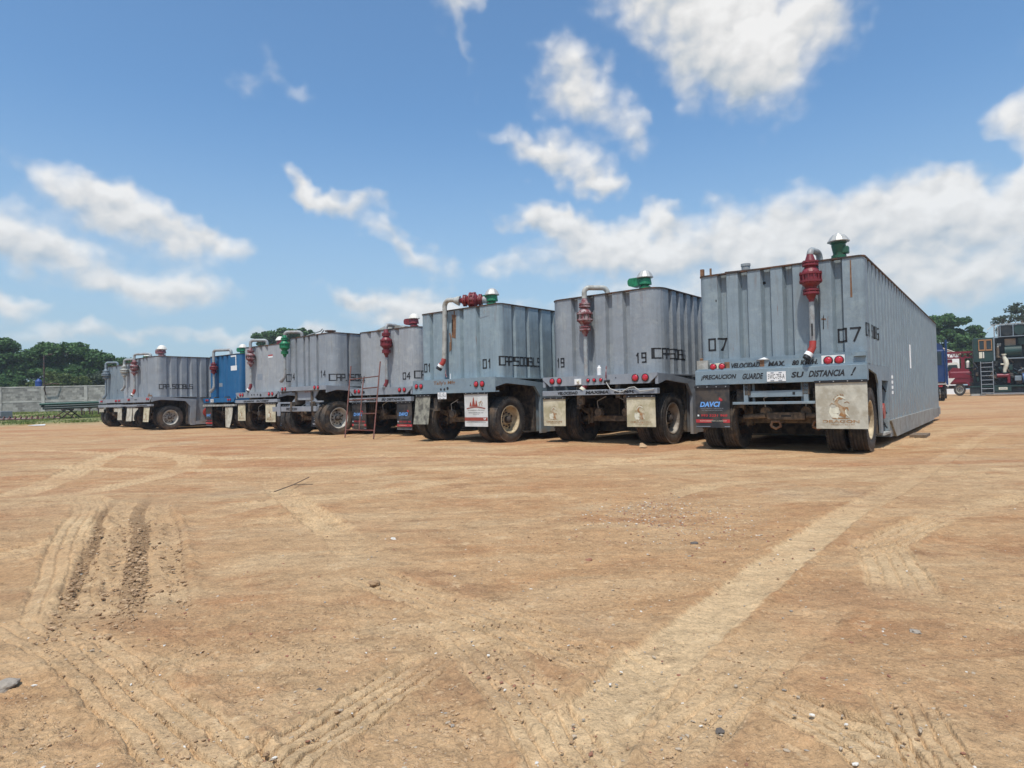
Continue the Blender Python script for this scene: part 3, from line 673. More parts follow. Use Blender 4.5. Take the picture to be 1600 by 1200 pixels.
    if low:
        l_ = MB(); z0, z1 = low['z0'], low['z1']; a, c = low.get('x', (xl, xr))
        l_.box((a, by - .02, z0), (c, by + .10, z1), low.get('mat', fmat), None, .006)
        if low.get('brace', True):
            for sx in (-.45, .45): l_.box((sx - .05, by + .1, z0 + .02), (sx + .05, by + .2, zb + .05), 'under')
        for a_ in low.get('txt', ()): text(l_, a_[0], a_[1], a_[2], z0 + (z1 - z0) * .22, z0 + (z1 - z0) * .80, by - .024, 'black', .25, .05)
        l_.build('lower_bumper', t)
    for f_ in flaps: flap(t, *f_)
    # axle, brakes, hangers
    ax = MB(); ax.tube([(-1.05, yw, .52), (1.05, yw, .52)], .065, 'axle', 14); ax.box((-.55, yw - .07, .46), (.55, yw + .07, .58), 'axle', None, .01)
    ax.build('axle', t)
    for sx in (-1, 1):
        bc = MB(); T_ = Tr(sx * .33 + .08, yw - .36, .66) @ Matrix.Rotation(-PI / 2, 4, 'X')
        bc.lathe([(0, .03), (.005, .085), (.05, .095), (.055, .105), (.075, .105), (.08, .09), (.15, .085), (.19, .04), (.3, .02)], 'axle', 20, T_)
        bc.tube([(sx * .33 + .08, yw - .34, .75), (sx * .34 + .06, yw - .33, .9), (sx * .12 + .05, yw - .3, 1.0)], .010, 'cable', 6); bc.build('brake_chamber', t)
        sp = MB()
        for k in range(5): sp.tube([(sx * .62, yw - .48 + .05 * k, .78 - .028 * k), (sx * .62, yw, .70 - .028 * k), (sx * .62, yw + .48 - .05 * k, .78 - .028 * k)], .016, 'axle', 6)
        sp.box((sx * .56, yw - .52, .74), (sx * .68, yw - .42, 1.05), 'under'); sp.box((sx * .55, yw - .08, .42), (sx * .69, yw + .08, .76), 'axle'); sp.tube([(sx * .62, yw - .14, .40), (sx * .62, yw - .10, .84)], .014, 'axle', 6); sp.tube([(sx * .62, yw + .14, .40), (sx * .62, yw + .10, .84)], .014, 'axle', 6)
        sp.build('leaf_spring', t)
        wheel(t, sx * 1.19, yw, sx, rim); wheel(t, sx * .85, yw, -sx, 'rim_dark', False)
    return t
M['skid'] = simple('worn skid steel', (.30, .30, .28), .7, .1, .35, 5, .3, (.16, .13, .10), .5)

def pipe_run(t, x, zt, zb, y=-.16, r=.057, mat='pipe', bend='right', arr=None, am='red_pipe', endmat='red_orange', endcap='white', rise=.22, aL=.93, asz=1., lean=0., tip='kick', tmat=None):
    """drop pipe: leaves the roof, bends over the rim, runs down through a flame arrestor to a coupling"""
    zs = H + rise; p = MB(); br = .11
    if bend == 'back':
        up = [(x, .30, H - .03), (x, .30, zs - br)] + arc((x, .30 - br, zs - br), (0, 1, 0), (0, 0, 1), br, 0, PI / 2, 6)[1:] + arc((x, y + br, zs - br), (0, 0, 1), (0, -1, 0), br, 0, PI / 2, 6)
    elif bend == 'loop':
        up = [(x + .16, .14, H - .03)] + arc((x + .08, .0, zs - .12), Vector((.45, .8, 0)).normalized(), (0, 0, 1), .155, 0, PI, 12)
        x_, y_ = up[-1][0], up[-1][1]; p_end = Vector((x, y, zs - .2)); up = up + []
    else:
        dx = bend; n1 = Vector((dx, .22 - y, 0)); n1.normalize(); q = Vector((x, y, 0)) + Vector((dx, .22 - y, 0))
        up = [(q.x, q.y, H - .03), (q.x, q.y, zs - br)] + arc(q - n1 * br + Vector((0, 0, zs - br)), n1, (0, 0, 1), br, 0, PI / 2, 6)[1:] + arc(Vector((x, y, zs - br)) + n1 * br, (0, 0, 1), -n1, br, 0, PI / 2, 6)
    at_ = arr[1] if arr else zt
    up = up + [(x, y, at_ - .02)]
    p.tube(up, r, tmat or mat, 14)
    low_ = [(x, y, (arr[0] + .02) if arr else zt), (x + lean, y, zb + .12)]
    o = p.build('vent_pipe', t)
    p = MB(); p.tube(low_, r * .82, mat, 14); p.build('outlet_pipe', t)
    if arr: arrestor(t, Tr(x, y, arr[0]), am, asz, am == 'red_worn', arr[1] - arr[0])
    e = MB(); dxk = -.07 if tip == 'kick' else -.16
    e.tube([(x + lean, y, zb + .16), (x + lean, y - .01, zb + .06), (x + lean + dxk * .7, y - .05, zb - .05)], r * 1.05, endmat, 14)
    e.tube([(x + lean + dxk * .6, y - .045, zb - .035), (x + lean + dxk, y - .07, zb - .085)], r * 1.25, endcap, 14)
    if endcap == 'white': e.tube([(x + lean + dxk * .95, y - .067, zb - .080), (x + lean + dxk * 1.3, y - .09, zb - .125)], r * 1.12, 'black', 14)
    e.build('coupling', t)
    return o

FN = 'CAP.500BLS'
# ---- 07, nearest on the right
t1 = trailer('nearest grey tank trailer numbered 07, its long ribbed side at the right end', 4.556, 11.072, .648, W=2.69, L=14., mat='g_blue', fmat='frame',
    rear=(-.93, -.56, -.17, .19, .60, .95), gw=.09, gs=.04, gd=.11, rc=.10, pitch=.40, sg0=.42, yw=.40, style='flush',
    num=[('07', .93, 1.80, .13, .20), ('07', -1.19, 1.79, .11, .20)],
    cap=[('CAP.', .06, 1.88, .095, .19), ('500', .54, 1.88, .095, .19), ('BLS', .96, 1.88, .095, .19)],
    lamps=[(-1.06, 1.475, .055), (-.90, 1.475, .055), (.82, 1.49, .062), (.98, 1.49, .062)],
    flaps=[(-1.375, -.76, .40, 1.13, -.27, 'davci', .0), (.63, 1.375, .40, 1.16, -.275, 'dragon', .0)],
    plate=(.03, 1.265, -.254, '5WC-759-A', .92),
    side_paint=[([(5.85, 1.50), (6.2, 1.50), (6.2, 2.05), (5.85, 2.05)], 'white')],
    rear_paint=[([(.72, 2.02), (.735, 2.02), (.74, 2.26), (.725, 2.22)], 'black'), ([(.70, 2.18), (.77, 2.17), (.77, 2.19), (.70, 2.20)], 'rust'), ([(1.14, 2.5), (1.17, 2.5), (1.165, 3.1), (1.15, 3.1)], 'rust'), ([(-.23, 2.88), (-.19, 2.90), (-.20, 2.94), (-.23, 2.93)], 'black'), ([(-1.05, 2.66), (-1.03, 2.66), (-1.03, 2.70), (-1.05, 2.70)], 'black')])
pipe_run(t1, .60, 2.4, 1.66, -.20, .052, 'pipe', .06, (2.44, 3.25), 'red_pipe', 'red_orange', 'white', .17, asz=.80)
vent_a(t1, .93, .35)
x_ = MB(); x_.tube([(.61, -.262, 1.90), (.61, -.262, 2.10)], .012, 'black', 6); x_.build('pipe_mark', t1)
st_ = MB(); st_.lathe([(0, .075), (.17, .075), (.175, .085), (.22, .085), (.225, .03)], 'pipe', 16, Tr(-.65, .5, H)); st_.build('roof_stub', t1)
st_ = MB(); st_.box((-1.05, .25, H + .02), (-.35, .75, H + .05), 'rim_dark', Tr(0, 0, 0) @ Matrix.Rotation(.03, 4, 'Y')); st_.build('roof_plate', t1)
st_ = MB(); st_.box((-1.33, .02, H - .02), (-1.27, .08, H + .14), 'rust'); st_.build('corner_lug', t1); st_ = MB(); st_.box((-1.2, .15, H - .02), (-1.17, .18, H + .16), 'rust'); st_.build('corner_lug', t1)
st_ = MB()     # under-ride guard hanging below the bumper
for sx in (-.50, .47): st_.box((sx - .035, -.20, .83), (sx + .035, -.13, 1.155), 'frame')
for sx in (-.40, .39): st_.box((sx - .018, -.10, .83), (sx + .018, -.06, 1.155), 'frame')
st_.box((-.46, -.185, .925), (.43, -.15, 1.03), 'frame'); st_.box((-.72, -.24, .80), (.62, -.12, .845), 'frame', None, .005); st_.box((.26, -.188, .955), (.30, -.184, 1.0), 'black')
st_.build('underride_guard', t1)
st_ = MB(); st_.box((-.22, .0, .53), (.40, .10, .66), 'axle', None, .02); st_.box((.02, -.006, .58), (.18, .0, .61), 'black'); st_.tube([(-.62, .05, .58), (-.25, .05, .60)], .045, 'axle', 10); st_.tube([(.42, .05, .60), (.72, .05, .60)], .045, 'axle', 10)
for sx in (-.15, .52): st_.tube([(sx, 0, .42), (sx + .08, 0, .38), (sx + .16, 0, .42), (sx + .14, 0, .50), (sx + .02, 0, .50), (sx, 0, .42)], .025, 'rust', 8)
st_.build('suspension_beam', t1)

# ---- 19
t2 = trailer('grey tank trailer numbered 19 with stained cream dragon mud flaps, second from the right', 1.907, 13.635, .679, W=2.66, mat='g_neutral', fmat='frame_n',
    rear=(-.66, -.24, .19, .60), gw=.11, gs=.03, gd=.10, rc=.30, pitch=.36, sg0=.52, yw=.55, zdeck=1.43, bump=dict(z0=1.24, z1=1.44, cut=.18, txt=(), holes=((-.02, 1.32, .02), (.46, 1.37, .012))), low=dict(z0=1.03, z1=1.14, txt=(('VELOCIDAD', -.98, -.46), ('MAXIMA', -.26, .30), ('60 KM/H.', .42, .88))), rim='rim_grey',
    num=[('19', .80, 1.67, .085, .18), ('19', -1.16, 1.67, .075, .18)], cap=[('CAP.', .03, 1.74, .10, .19), ('500', .56, 1.74, .095, .19), ('BLS', .94, 1.74, .095, .19)],
    lamps=[(.90, 1.35, .068), (1.12, 1.35, .068), (-1.12, 1.35, .058), (-.93, 1.35, .058), (-.20, 1.34, .036), (-.05, 1.34, .036), (.11, 1.34, .036)],
    flaps=[(-1.37, -.78, .38, .99, -.26, 'dragon2', .0), (.70, 1.32, .38, .99, -.26, 'dragon2', .0)])
pipe_run(t2, -.30, 2.3, 1.22, -.16, .055, 'pipe', .34, (2.25, 3.10), 'red_worn', 'red_pipe', 'offwhite', .16, asz=.80, lean=.0, tmat='pipe_pale')
vent_b(t2, .86, .35, 'green', 'alu')
x_ = MB(); x_.box((-.52, -.285, 1.26), (-.36, -.256, 1.38), 'white'); x_.tube([(-.44, -.29, 1.32), (-.40, -.30, 1.32)], .03, 'offwhite', 10); x_.build('hose_connector', t2)
x_ = MB(); x_.tube([(.24, -.24, 1.62), (.25, -.28, 1.45), (.24, -.28, 1.33)], .014, 'red_worn', 6); x_.tube([(.20, -.27, 1.30), (.32, -.27, 1.31)], .03, 'black', 8)
x_.tube([(.26, -.29, 1.28), (.36, -.32, 1.15), (.50, -.31, 1.10), (.62, -.30, 1.08), (.78, -.30, 1.16), (.90, -.30, 1.17), (1.02, -.30, 1.09), (1.2, -.29, 1.10), (1.32, -.29, 1.12)], .010, 'cable', 6); x_.build('air_line', t2)
x_ = MB(); x_.box((-.56, -.16, .83), (-.40, -.06, 1.02), 'axle', None, .02); x_.tube([(-.48, -.17, .86), (-.46, -.19, .80), (-.44, -.17, .86)], .014, 'axle', 6); x_.build('spring_hanger', t2); x_ = MB(); x_.box((.56, -.16, .86), (.68, -.06, 1.02), 'axle', None, .02); x_.build('spring_hanger', t2)
x_ = MB(); x_.lathe([(0, .045), (.15, .045), (.17, .03), (.19, .03), (.20, .015)], 'white', 14, Tr(.02, -.16, 1.44)); o = x_.build('plastic_bottle', None)
o.matrix_world = Matrix.Translation((1.907, 13.635, 0)) @ Matrix.Rotation(-.679, 4, 'Z'); tag(o, 'white plastic bottle standing on the rear deck of the trailer numbered 19', 'bottle')

# ---- 01
t3 = trailer('pale blue grey tank trailer numbered 01 with a flame arrestor lying on its roof', -1.259, 15.404, .706, W=2.66, mat='g_blue2', fmat='frame',
    rear=(-.92, -.40, .13, .66), gw=.07, gs=.035, gd=.08, rc=.14, pitch=.50, sg0=.48, yw=.33, zdeck=1.48, bump=dict(z0=1.155, z1=1.49, cut=.0, txt=(('Tally\'s Mfg', -.62, .12, 1.34, 1.45, 'rust'),), holes=((-.36, 1.25, .03), (-.24, 1.25, .03), (-.13, 1.27, .035), (1.0, 1.22, .022), (.62, 1.32, .012))), rim='rim_cream', 
    num=[('01', .80, 1.71, .10, .19), ('01', -1.20, 1.71, .09, .19)], cap=[('CAP.', .03, 1.76, .10, .19), ('500', .53, 1.76, .115, .19), ('BLS', 1.03, 1.76, .115, .19)],
    lamps=[(.80, 1.34, .062), (.99, 1.34, .062), (-1.23, 1.345, .055), (-1.06, 1.345, .055)],
    flaps=[(-1.24, -.72, .42, 1.12, -.27, 'grimy', .05, .03), (.44, 1.16, .38, 1.14, -.275, 'tower')],
    plate=(-.30, 1.10, -.27, 'WX-174-A', .88),
    rear_paint=[([(-.22, 2.50), (-.08, 2.46), (-.06, 2.75), (-.05, 3.02), (-.20, 3.05), (-.17, 2.8)], 'rust'), ([(-.21, 2.62), (-.155, 2.60), (-.15, 2.90), (-.20, 2.93)], 'black'), ([(-.12, 2.9), (-.09, 2.9), (-.085, 3.12), (-.13, 3.12)], 'rust'), ([(-.30, 2.15), (-.24, 2.2), (-.25, 2.4), (-.29, 2.38)], 'rust'), ([(.72, 2.86), (1.0, 2.905), (1.0, 2.915), (.72, 2.875)], 'grey_print')])
x_ = MB(); x_.tube([(-.28, -.15, 3.22), (-.30, -.15, 2.6), (-.33, -.15, 2.05), (-.34, -.15, 1.96)], .055, 'pipe_pale', 14)
x_.tube(arc((-.13, -.15, 3.22), (-1, 0, 0), (0, 0, 1), .15, 0, PI / 2, 8) + [(.0, -.10, 3.365)], .057, 'pipe_pale', 14)
x_.tube([(-.03, -.10, 3.365), (.05, -.05, 3.35), (.10, -.02, 3.34)], [.06, .10, .12], 'pipe_pale', 16); x_.build('vent_pipe', t3); x_ = MB(); x_.tube([(.60, .25, 3.33), (.74, .33, 3.30), (.84, .40, 3.12)], [.09, .07, .07], 'pipe', 14)
x_.build('roof_pipe', t3)
dv = Vector((.68, .38, -.01)); arrestor(t3, Tr(.08, -.03, 3.34) @ axis_to(dv), 'red_pipe', .90, None, .66)
x_ = MB(); x_.tube([(-.34, -.15, 1.98), (-.35, -.17, 1.90), (-.40, -.20, 1.83)], .06, 'red_orange', 14); x_.tube([(-.395, -.195, 1.84), (-.43, -.21, 1.78)], .072, 'white', 14); x_.tube([(-.425, -.208, 1.79), (-.46, -.225, 1.73)], .074, 'black', 14); x_.build('coupling', t3)
x_ = MB(); x_.tube([(-.33, -.10, 1.72), (-.35, -.10, 1.62), (-.31, -.10, 1.54)], .016, 'red_worn', 6); x_.tube([(-.14, -.14, 1.49), (-.14, -.14, 1.62)], .012, 'white', 6); x_.tube([(-.26, -.02, 2.6), (-.20, -.04, 2.45), (-.22, -.03, 2.2)], .015, 'rust', 6); x_.build('hose_hook', t3)
vent_b(t3, .80, .35, 'green', 'alu')

# ---- 04
t4 = trailer('light grey tank trailer numbered 04 with black and red mud flaps, behind the rusty frame', -3.801, 19.473, .656, W=2.66, mat='g_light', fmat='frame_n',
    rear=(-.72, -.27, .13, .54), gw=.08, gs=.06, gd=.06, rc=.32, pitch=.46, yw=.45, zdeck=1.40, bump=dict(z0=1.20, z1=1.41, cut=.2, holes=((-.70, 1.29, .045),)), low=dict(z0=.99, z1=1.12, txt=(('PRECAUCION', -1.22, -.66), ('GUARDE', -.56, -.10), ('SU DISTANCIA', .12, 1.12))), rim='rim_white',
    num=[('04', .78, 1.64, .11, .18), ('04', -1.20, 1.60, .10, .18)], cap=[('CAP.', .06, 1.66, .12, .20), ('500', .60, 1.66, .12, .18)],
    lamps=[(.89, 1.32, .058), (1.09, 1.32, .058), (-1.10, 1.32, .058), (-.92, 1.32, .058)],
    flaps=[(-1.26, -.60, .17, .97, -.26, 'davci'), (.78, 1.38, .17, .97, -.26, 'davci')])
pipe_run(t4, .27, 2.3, 1.48, -.18, .052, 'pipe', 'back', (2.28, 3.15), 'red_pipe', 'red_pipe', 'pipe', .12, asz=.83)
vent_b(t4, .92, .35, 'red_pipe', 'capwhite')
x_ = MB(); x_.prism([(-.62, .0), (-.1, .13), (.5, .10), (.75, .0)], .12, .5, 'pipe_pale', Tr(0, 0, H + .01)); x_.build('roof_walkway', t4)

# ---- 14
t5 = trailer('grey tank trailer numbered 14 with a green flame arrestor and splayed black mud flap brackets', -6.472, 20.663, .728, W=2.66, mat='g_mid', fmat='frame_n',
    rear=(-1.05, -.74, -.25, .03, .52), gw=.09, gs=.02, gd=.09, rc=.30, pitch=.80, sg0=.60, yw=.24, zdeck=1.52, bump=dict(z0=1.40, z1=1.53, cut=.0), rim='rim_white',
    num=[('14', .70, 1.80, .10, .19), ('14', -1.12, 1.78, .10, .19)], cap=[('CAP.', .02, 1.68, .115, .19), ('500', .66, 1.68, .125, .19)],
    lamps=[(-1.20, 1.475, .055), (-1.02, 1.475, .055), (.74, 1.475, .055), (.94, 1.475, .055)],
    low=dict(z0=.74, z1=.90, x=(-1.85, .82), brace=False, txt=(('PRECAUCION', -.95, -.28),)),
    flaps=[(-1.55, -.98, .26, .95, -.05, 've', .06, .05), (.24, .98, .26, .95, -.05, 've', .02)])
x_ = MB(); x_.prism([(-.42, 1.10), (.52, 1.10), (.82, 1.40), (-.52, 1.40)], -.16, -.12, 'frame_n'); x_.box((.0, -.165, 1.34), (.42, -.161, 1.37), 'red_worn'); x_.lathe([(0, .035), (.01, .035)], 'black', 12, Tr(.44, -.16, 1.2) @ Matrix.Rotation(PI / 2, 4, 'X'))
for sx in (-1, 1): x_.prism([(sx * .42, 1.12), (sx * .52, 1.20), (sx * .98 - .1, .92), (sx * .90 - .1, .88)] if sx > 0 else [(sx * .42, 1.12), (sx * .90, .88), (sx * .98, .92), (sx * .52, 1.20)], -.16, -.11, 'frame_n')
x_.box((-1.60, -.20, 1.00), (-.72, -.14, 1.05), 'frame_n'); x_.box((.36, -.20, 1.02), (1.08, -.14, 1.07), 'frame_n'); x_.box((-1.48, -.30, .60), (-1.28, -.275, 1.0), 'frame_n'); x_.box((-.05, -.1, .92), (.22, .05, 1.1), 'frame_n'); x_.build('hitch_frame', t5)
pipe_run(t5, -1.15, 2.5, 1.82, -.18, .052, 'pipe', .40, (2.50, 3.28), 'green', 'pipe', 'pipe', .20, asz=.76, tip='long')
vent_stub(t5, .72, .35)
x_ = MB(); x_.tube([(-.35, .1, 3.16), (.25, .3, 3.30), (.35, .3, 3.36)], .02, 'pipe', 6); x_.tube([(-.2, .5, 3.16), (.28, .4, 3.33)], .02, 'pipe', 6); x_.build('roof_handrail', t5)

# ---- next one, light grey, no number readable
t6 = trailer('light grey tank trailer with a red and white sticker, just right of the blue one', -9.195, 23.855, .65, W=2.66, mat='g_light', fmat='frame_n',
    rear=(-.55, -.06, .32), gw=.09, gs=.06, gd=.06, rc=.30, pitch=.46, yw=.35, zdeck=1.43, bump=dict(z0=1.25, z1=1.45, cut=.25, holes=((-.28, 1.35, .03), (-.12, 1.35, .03), (.10, 1.35, .03), (.3, 1.33, .05))), low=dict(z0=1.06, z1=1.17, txt=(('GUARDE', -.80, -.1), ('SU DIST', .05, .85))), rim='rim_grey',
    cap=[('CAP.', .16, 1.80, .18, .24), ('500', .95, 1.80, .17, .24)],
    lamps=[(-1.05, 1.36, .055), (-.88, 1.36, .055), (.84, 1.36, .06), (1.05, 1.36, .06)],
    flaps=[(-1.20, -.72, .40, 1.03, -.26, 'dragon2'), (.62, 1.24, .36, 1.03, -.26, 'dragon2')],
    rear_paint=[([(.42, 2.75), (.72, 2.75), (.72, 2.79), (.42, 2.79)], 'stripe_red'), ([(.42, 2.68), (.72, 2.68), (.72, 2.74), (.42, 2.74)], 'white'), ([(-.30, 1.90), (.0, 1.90), (.0, 2.12), (-.30, 2.12)], 'grey_print')])
pipe_run(t6, -.44, 2.35, 1.60, -.18, .055, 'pipe', .45, (2.36, 3.12), 'red_worn', 'red_pipe', 'white', .22, asz=.80)
vent_b(t6, -.35, 1.0, 'red_pipe', 'capwhite', 1)

# ---- the blue one
t7 = trailer('blue tank trailer with a white outline painted near its top, the only blue one', -12.443, 28.004, .684, W=2.66, mat='blue', fmat='blue',
    rear=(-1.0, -.54, -.12, .30), gw=.12, gs=.05, gd=.07, rc=.20, pitch=.46, yw=.40, zdeck=1.30, bump=dict(z0=1.12, z1=1.31, cut=.12), low=dict(z0=.95, z1=1.03, mat='pipe_pale'), rim='rim_grey',
    lamps=[(-1.08, 1.22, .05), (-.92, 1.22, .05), (.84, 1.22, .05), (1.02, 1.22, .05)],
    flaps=[(-1.12, -.56, .10, .94, -.26, 'davci'), (.60, 1.22, .07, .94, -.26, 'plain', .0, .14)], plate=(-.52, 1.20, -.27, 'YT-402-B', .8),
    rear_paint=[([(.62, 3.04), (1.08, 3.04), (1.08, 3.10), (.62, 3.10)], 'white'), ([(1.02, 2.66), (1.08, 2.66), (1.08, 3.04), (1.02, 3.04)], 'white'), ([(.62, 2.46), (1.14, 2.46), (1.14, 2.66), (.62, 2.66)], 'white'), ([(-.42, 1.80), (-.20, 1.80), (-.20, 1.96), (-.42, 1.96)], 'grey_print')])
pipe_run(t7, -.52, 2.3, 1.68, -.18, .062, 'pipe', .75, (2.32, 2.90), 'red_pipe', 'pipe', 'pipe', .24, asz=.80, tip='long')
vent_b(t7, .98, .35, 'green', 'capwhite')

# ---- the one whose side reads CAP.500BLS on the left
t8 = trailer('grey tank trailer lettered CAP.500BLS on its side, just left of the blue one', -16.062, 28.335, .70, W=2.64, mat='g_mid', fmat='frame_n',
    rear=(-.9, -.50, -.1, .25), gw=.10, gs=.05, gd=.06, rc=.20, pitch=.425, sg0=.49, yw=.55, zdeck=1.42, bump=dict(z0=1.20, z1=1.43, cut=.2, holes=((-.4, 1.32, .03), (-.3, 1.32, .03), (-.2, 1.32, .03))), low=dict(z0=1.02, z1=1.11, txt=(('SU DISTANCIA', -.1, 1.0),)), rim='rim_white',
    cap=[('CAP.500BLS', .10, 1.76, .110, .18)], lowmat='g_mid',
    lamps=[(-1.15, 1.33, .05), (-1.0, 1.33, .05), (.92, 1.33, .055), (1.1, 1.33, .055)],
    flaps=[(-1.25, -.66, .38, 1.0, -.26, 'plain', .05), (.62, 1.22, .36, 1.0, -.26, 'dragon2', .05)],
    rear_paint=[([(.3, 1.40), (.9, 1.40), (.8, 1.52), (.6, 1.50), (.5, 1.6), (.38, 1.5)], 'rust')])
pipe_run(t8, -.62, 2.35, 1.62, -.18, .055, 'pipe', .75, (2.35, 3.10), 'red_worn', 'red_orange', 'white', .18, asz=.86)
vent_b(t8, .72, .45, 'red_worn', 'capwhite', -1, .98)
# ---- nearly hidden one
t9 = trailer('mostly hidden grey tank trailer with bent grey outlet pipe, second from the left', -18.3, 31.35, .69, W=2.64, mat='g_light', fmat='frame_n',
    rear=(-.9, -.50, -.1, .25), gw=.10, gs=.05, gd=.06, rc=.15, pitch=.46, yw=.45, zdeck=1.42, bump=dict(z0=1.22, z1=1.43, cut=.2), low=dict(z0=1.04, z1=1.12), rim='rim_grey',
    lamps=[(-1.15, 1.33, .05), (-1.0, 1.33, .05), (.92, 1.33, .055)],
    flaps=[(-1.25, -.75, .38, 1.0, -.26, 'plain', .02), (.6, 1.2, .36, 1.0, -.26, 'plain', .02)])
pipe_run(t9, -.62, 2.35, 1.92, -.18, .055, 'pipe', .5, (2.42, 3.10), 'pipe_pale', 'pipe', 'pipe', .18, asz=.9, tip='long')
vent_b(t9, .45, .5, 'green', 'capwhite', -1, .9)
# ---- farthest one
t10 = trailer('slate grey tank trailer with a matching grey flame arrestor, farthest left in the row', -20.557, 33.557, .643, W=2.64, mat='g_dark', fmat='frame_n',
    rear=(-.9, -.35, .2), gw=.10, gs=.05, gd=.06, rc=.25, pitch=.46, yw=.35, zdeck=1.42, bump=dict(z0=1.24, z1=1.43, cut=.1), low=dict(z0=1.02, z1=1.15), rim='rim_grey',
    num=[('1', .3, 1.7, .12, .22)], cap=[('CAP', .12, 1.62, .17, .24)],
    lamps=[(-1.05, 1.33, .05), (-.9, 1.33, .05), (.7, 1.33, .05), (.85, 1.33, .05)],
    flaps=[(-1.25, -.72, .78, 1.0, -.26, 'plain'), (.5, 1.2, .78, 1.0, -.26, 'plain')])
pipe_run(t10, -.62, 2.4, 1.58, -.18, .055, 'g_dark', .45, (2.42, 3.02), 'g_dark', 'g_dark', 'g_dark', .20, asz=.95, tip='long')
vent_stub(t10, .45, .35)

# ---- things lying about the row
def local_T(x, y, yaw): return Matrix.Translation((x, y, 0)) @ Matrix.Rotation(-yaw, 4, 'Z')
T4 = local_T(-3.801, 19.473, .656)
ld = thing('ladder', 'rusty scaffold frame ladder leaning against the rear of the trailer numbered 04', 'ladder', (0, 0, 0))
fl, fR = Vector((-4.75, 18.35, 0.0)), Vector((-3.75, 17.45, 0.0))
tl_, tR = T4 @ Vector((-1.15, -.36, 2.10)), T4 @ Vector((.20, -.36, 2.17))
fl_, fr_ = fl, fR
def LP(u, v): return (fl_ * (1 - u) + fr_ * u) * (1 - v) + (tl_ * (1 - u) + tR * u) * v
for u in (0, 1):
    q = MB(); q.tube([LP(u, 0), LP(u, 1)], .019, 'ladder', 8); q.build('stile', ld)
q = MB(); q.tube([LP(.48, .11), LP(.48, .80)], .016, 'ladder', 8); q.build('brace', ld)
for u0, u1, v in ((0, 1, .10), (.48, 1, .31), (0, 1, .50), (.48, 1, .65), (0, 1, .80)):
    q = MB(); q.tube([LP(u0, v), LP(u1, v)], .016, 'ladder', 8); q.build('rung', ld)
# wooden boards by the skid
T1 = local_T(4.556, 11.072, .648)
q = MB(); q.box((1.45, 4.3, .0), (1.75, 5.2, .05), 'wood'); o = q.build('plank'); o.matrix_world = T1; tag(o, 'short dark plank on the ground beside the skid of the trailer numbered 07', 'plank')
q = MB(); q.add([(-.62, -.20, 1.555), (-.50, -.22, 1.56), (-.38, -.19, 1.555), (-.48, -.17, 1.60), (-.55, -.12, 1.59)], [(0, 1, 3), (1, 2, 3), (0, 3, 4), (2, 4, 3), (0, 4, 2, 1)], 'white', True); o = q.build('rag')
o.matrix_world = T1 @ Tr(.30, 0, 0); tag(o, 'small crumpled white rag on the bumper above the word VELOCIDAD', 'rag')

# ------------------------------------------------------------------ ground
def sstep(a, c, x): t = np.clip((x - a) / (c - a), 0, 1); return t * t * (3 - 2 * t)
def zfar(x, y):
    x = np.asarray(x, float); y = np.asarray(y, float)
    return (.66 - .26 * sstep(0, 25, x)) * sstep(37, 60, y)
def ghash(ix, iy, s):
    h = (ix.astype(np.int64) * 374761393 + iy.astype(np.int64) * 668265263 + s * 974634777) & 0x7fffffff
    h = ((h ^ (h >> 13)) * 1274126177) & 0x7fffffff
    return ((h ^ (h >> 16)) & 0xffff) / 65535.
def vnoise(x, y, s=0):
    ix = np.floor(x); iy = np.floor(y); fx = x - ix; fy = y - iy; fx = fx * fx * (3 - 2 * fx); fy = fy * fy * (3 - 2 * fy)
    a = ghash(ix, iy, s); c = ghash(ix + 1, iy, s); d_ = ghash(ix, iy + 1, s); e = ghash(ix + 1, iy + 1, s)
    return (a * (1 - fx) + c * fx) * (1 - fy) + (d_ * (1 - fx) + e * fx) * fy - .5
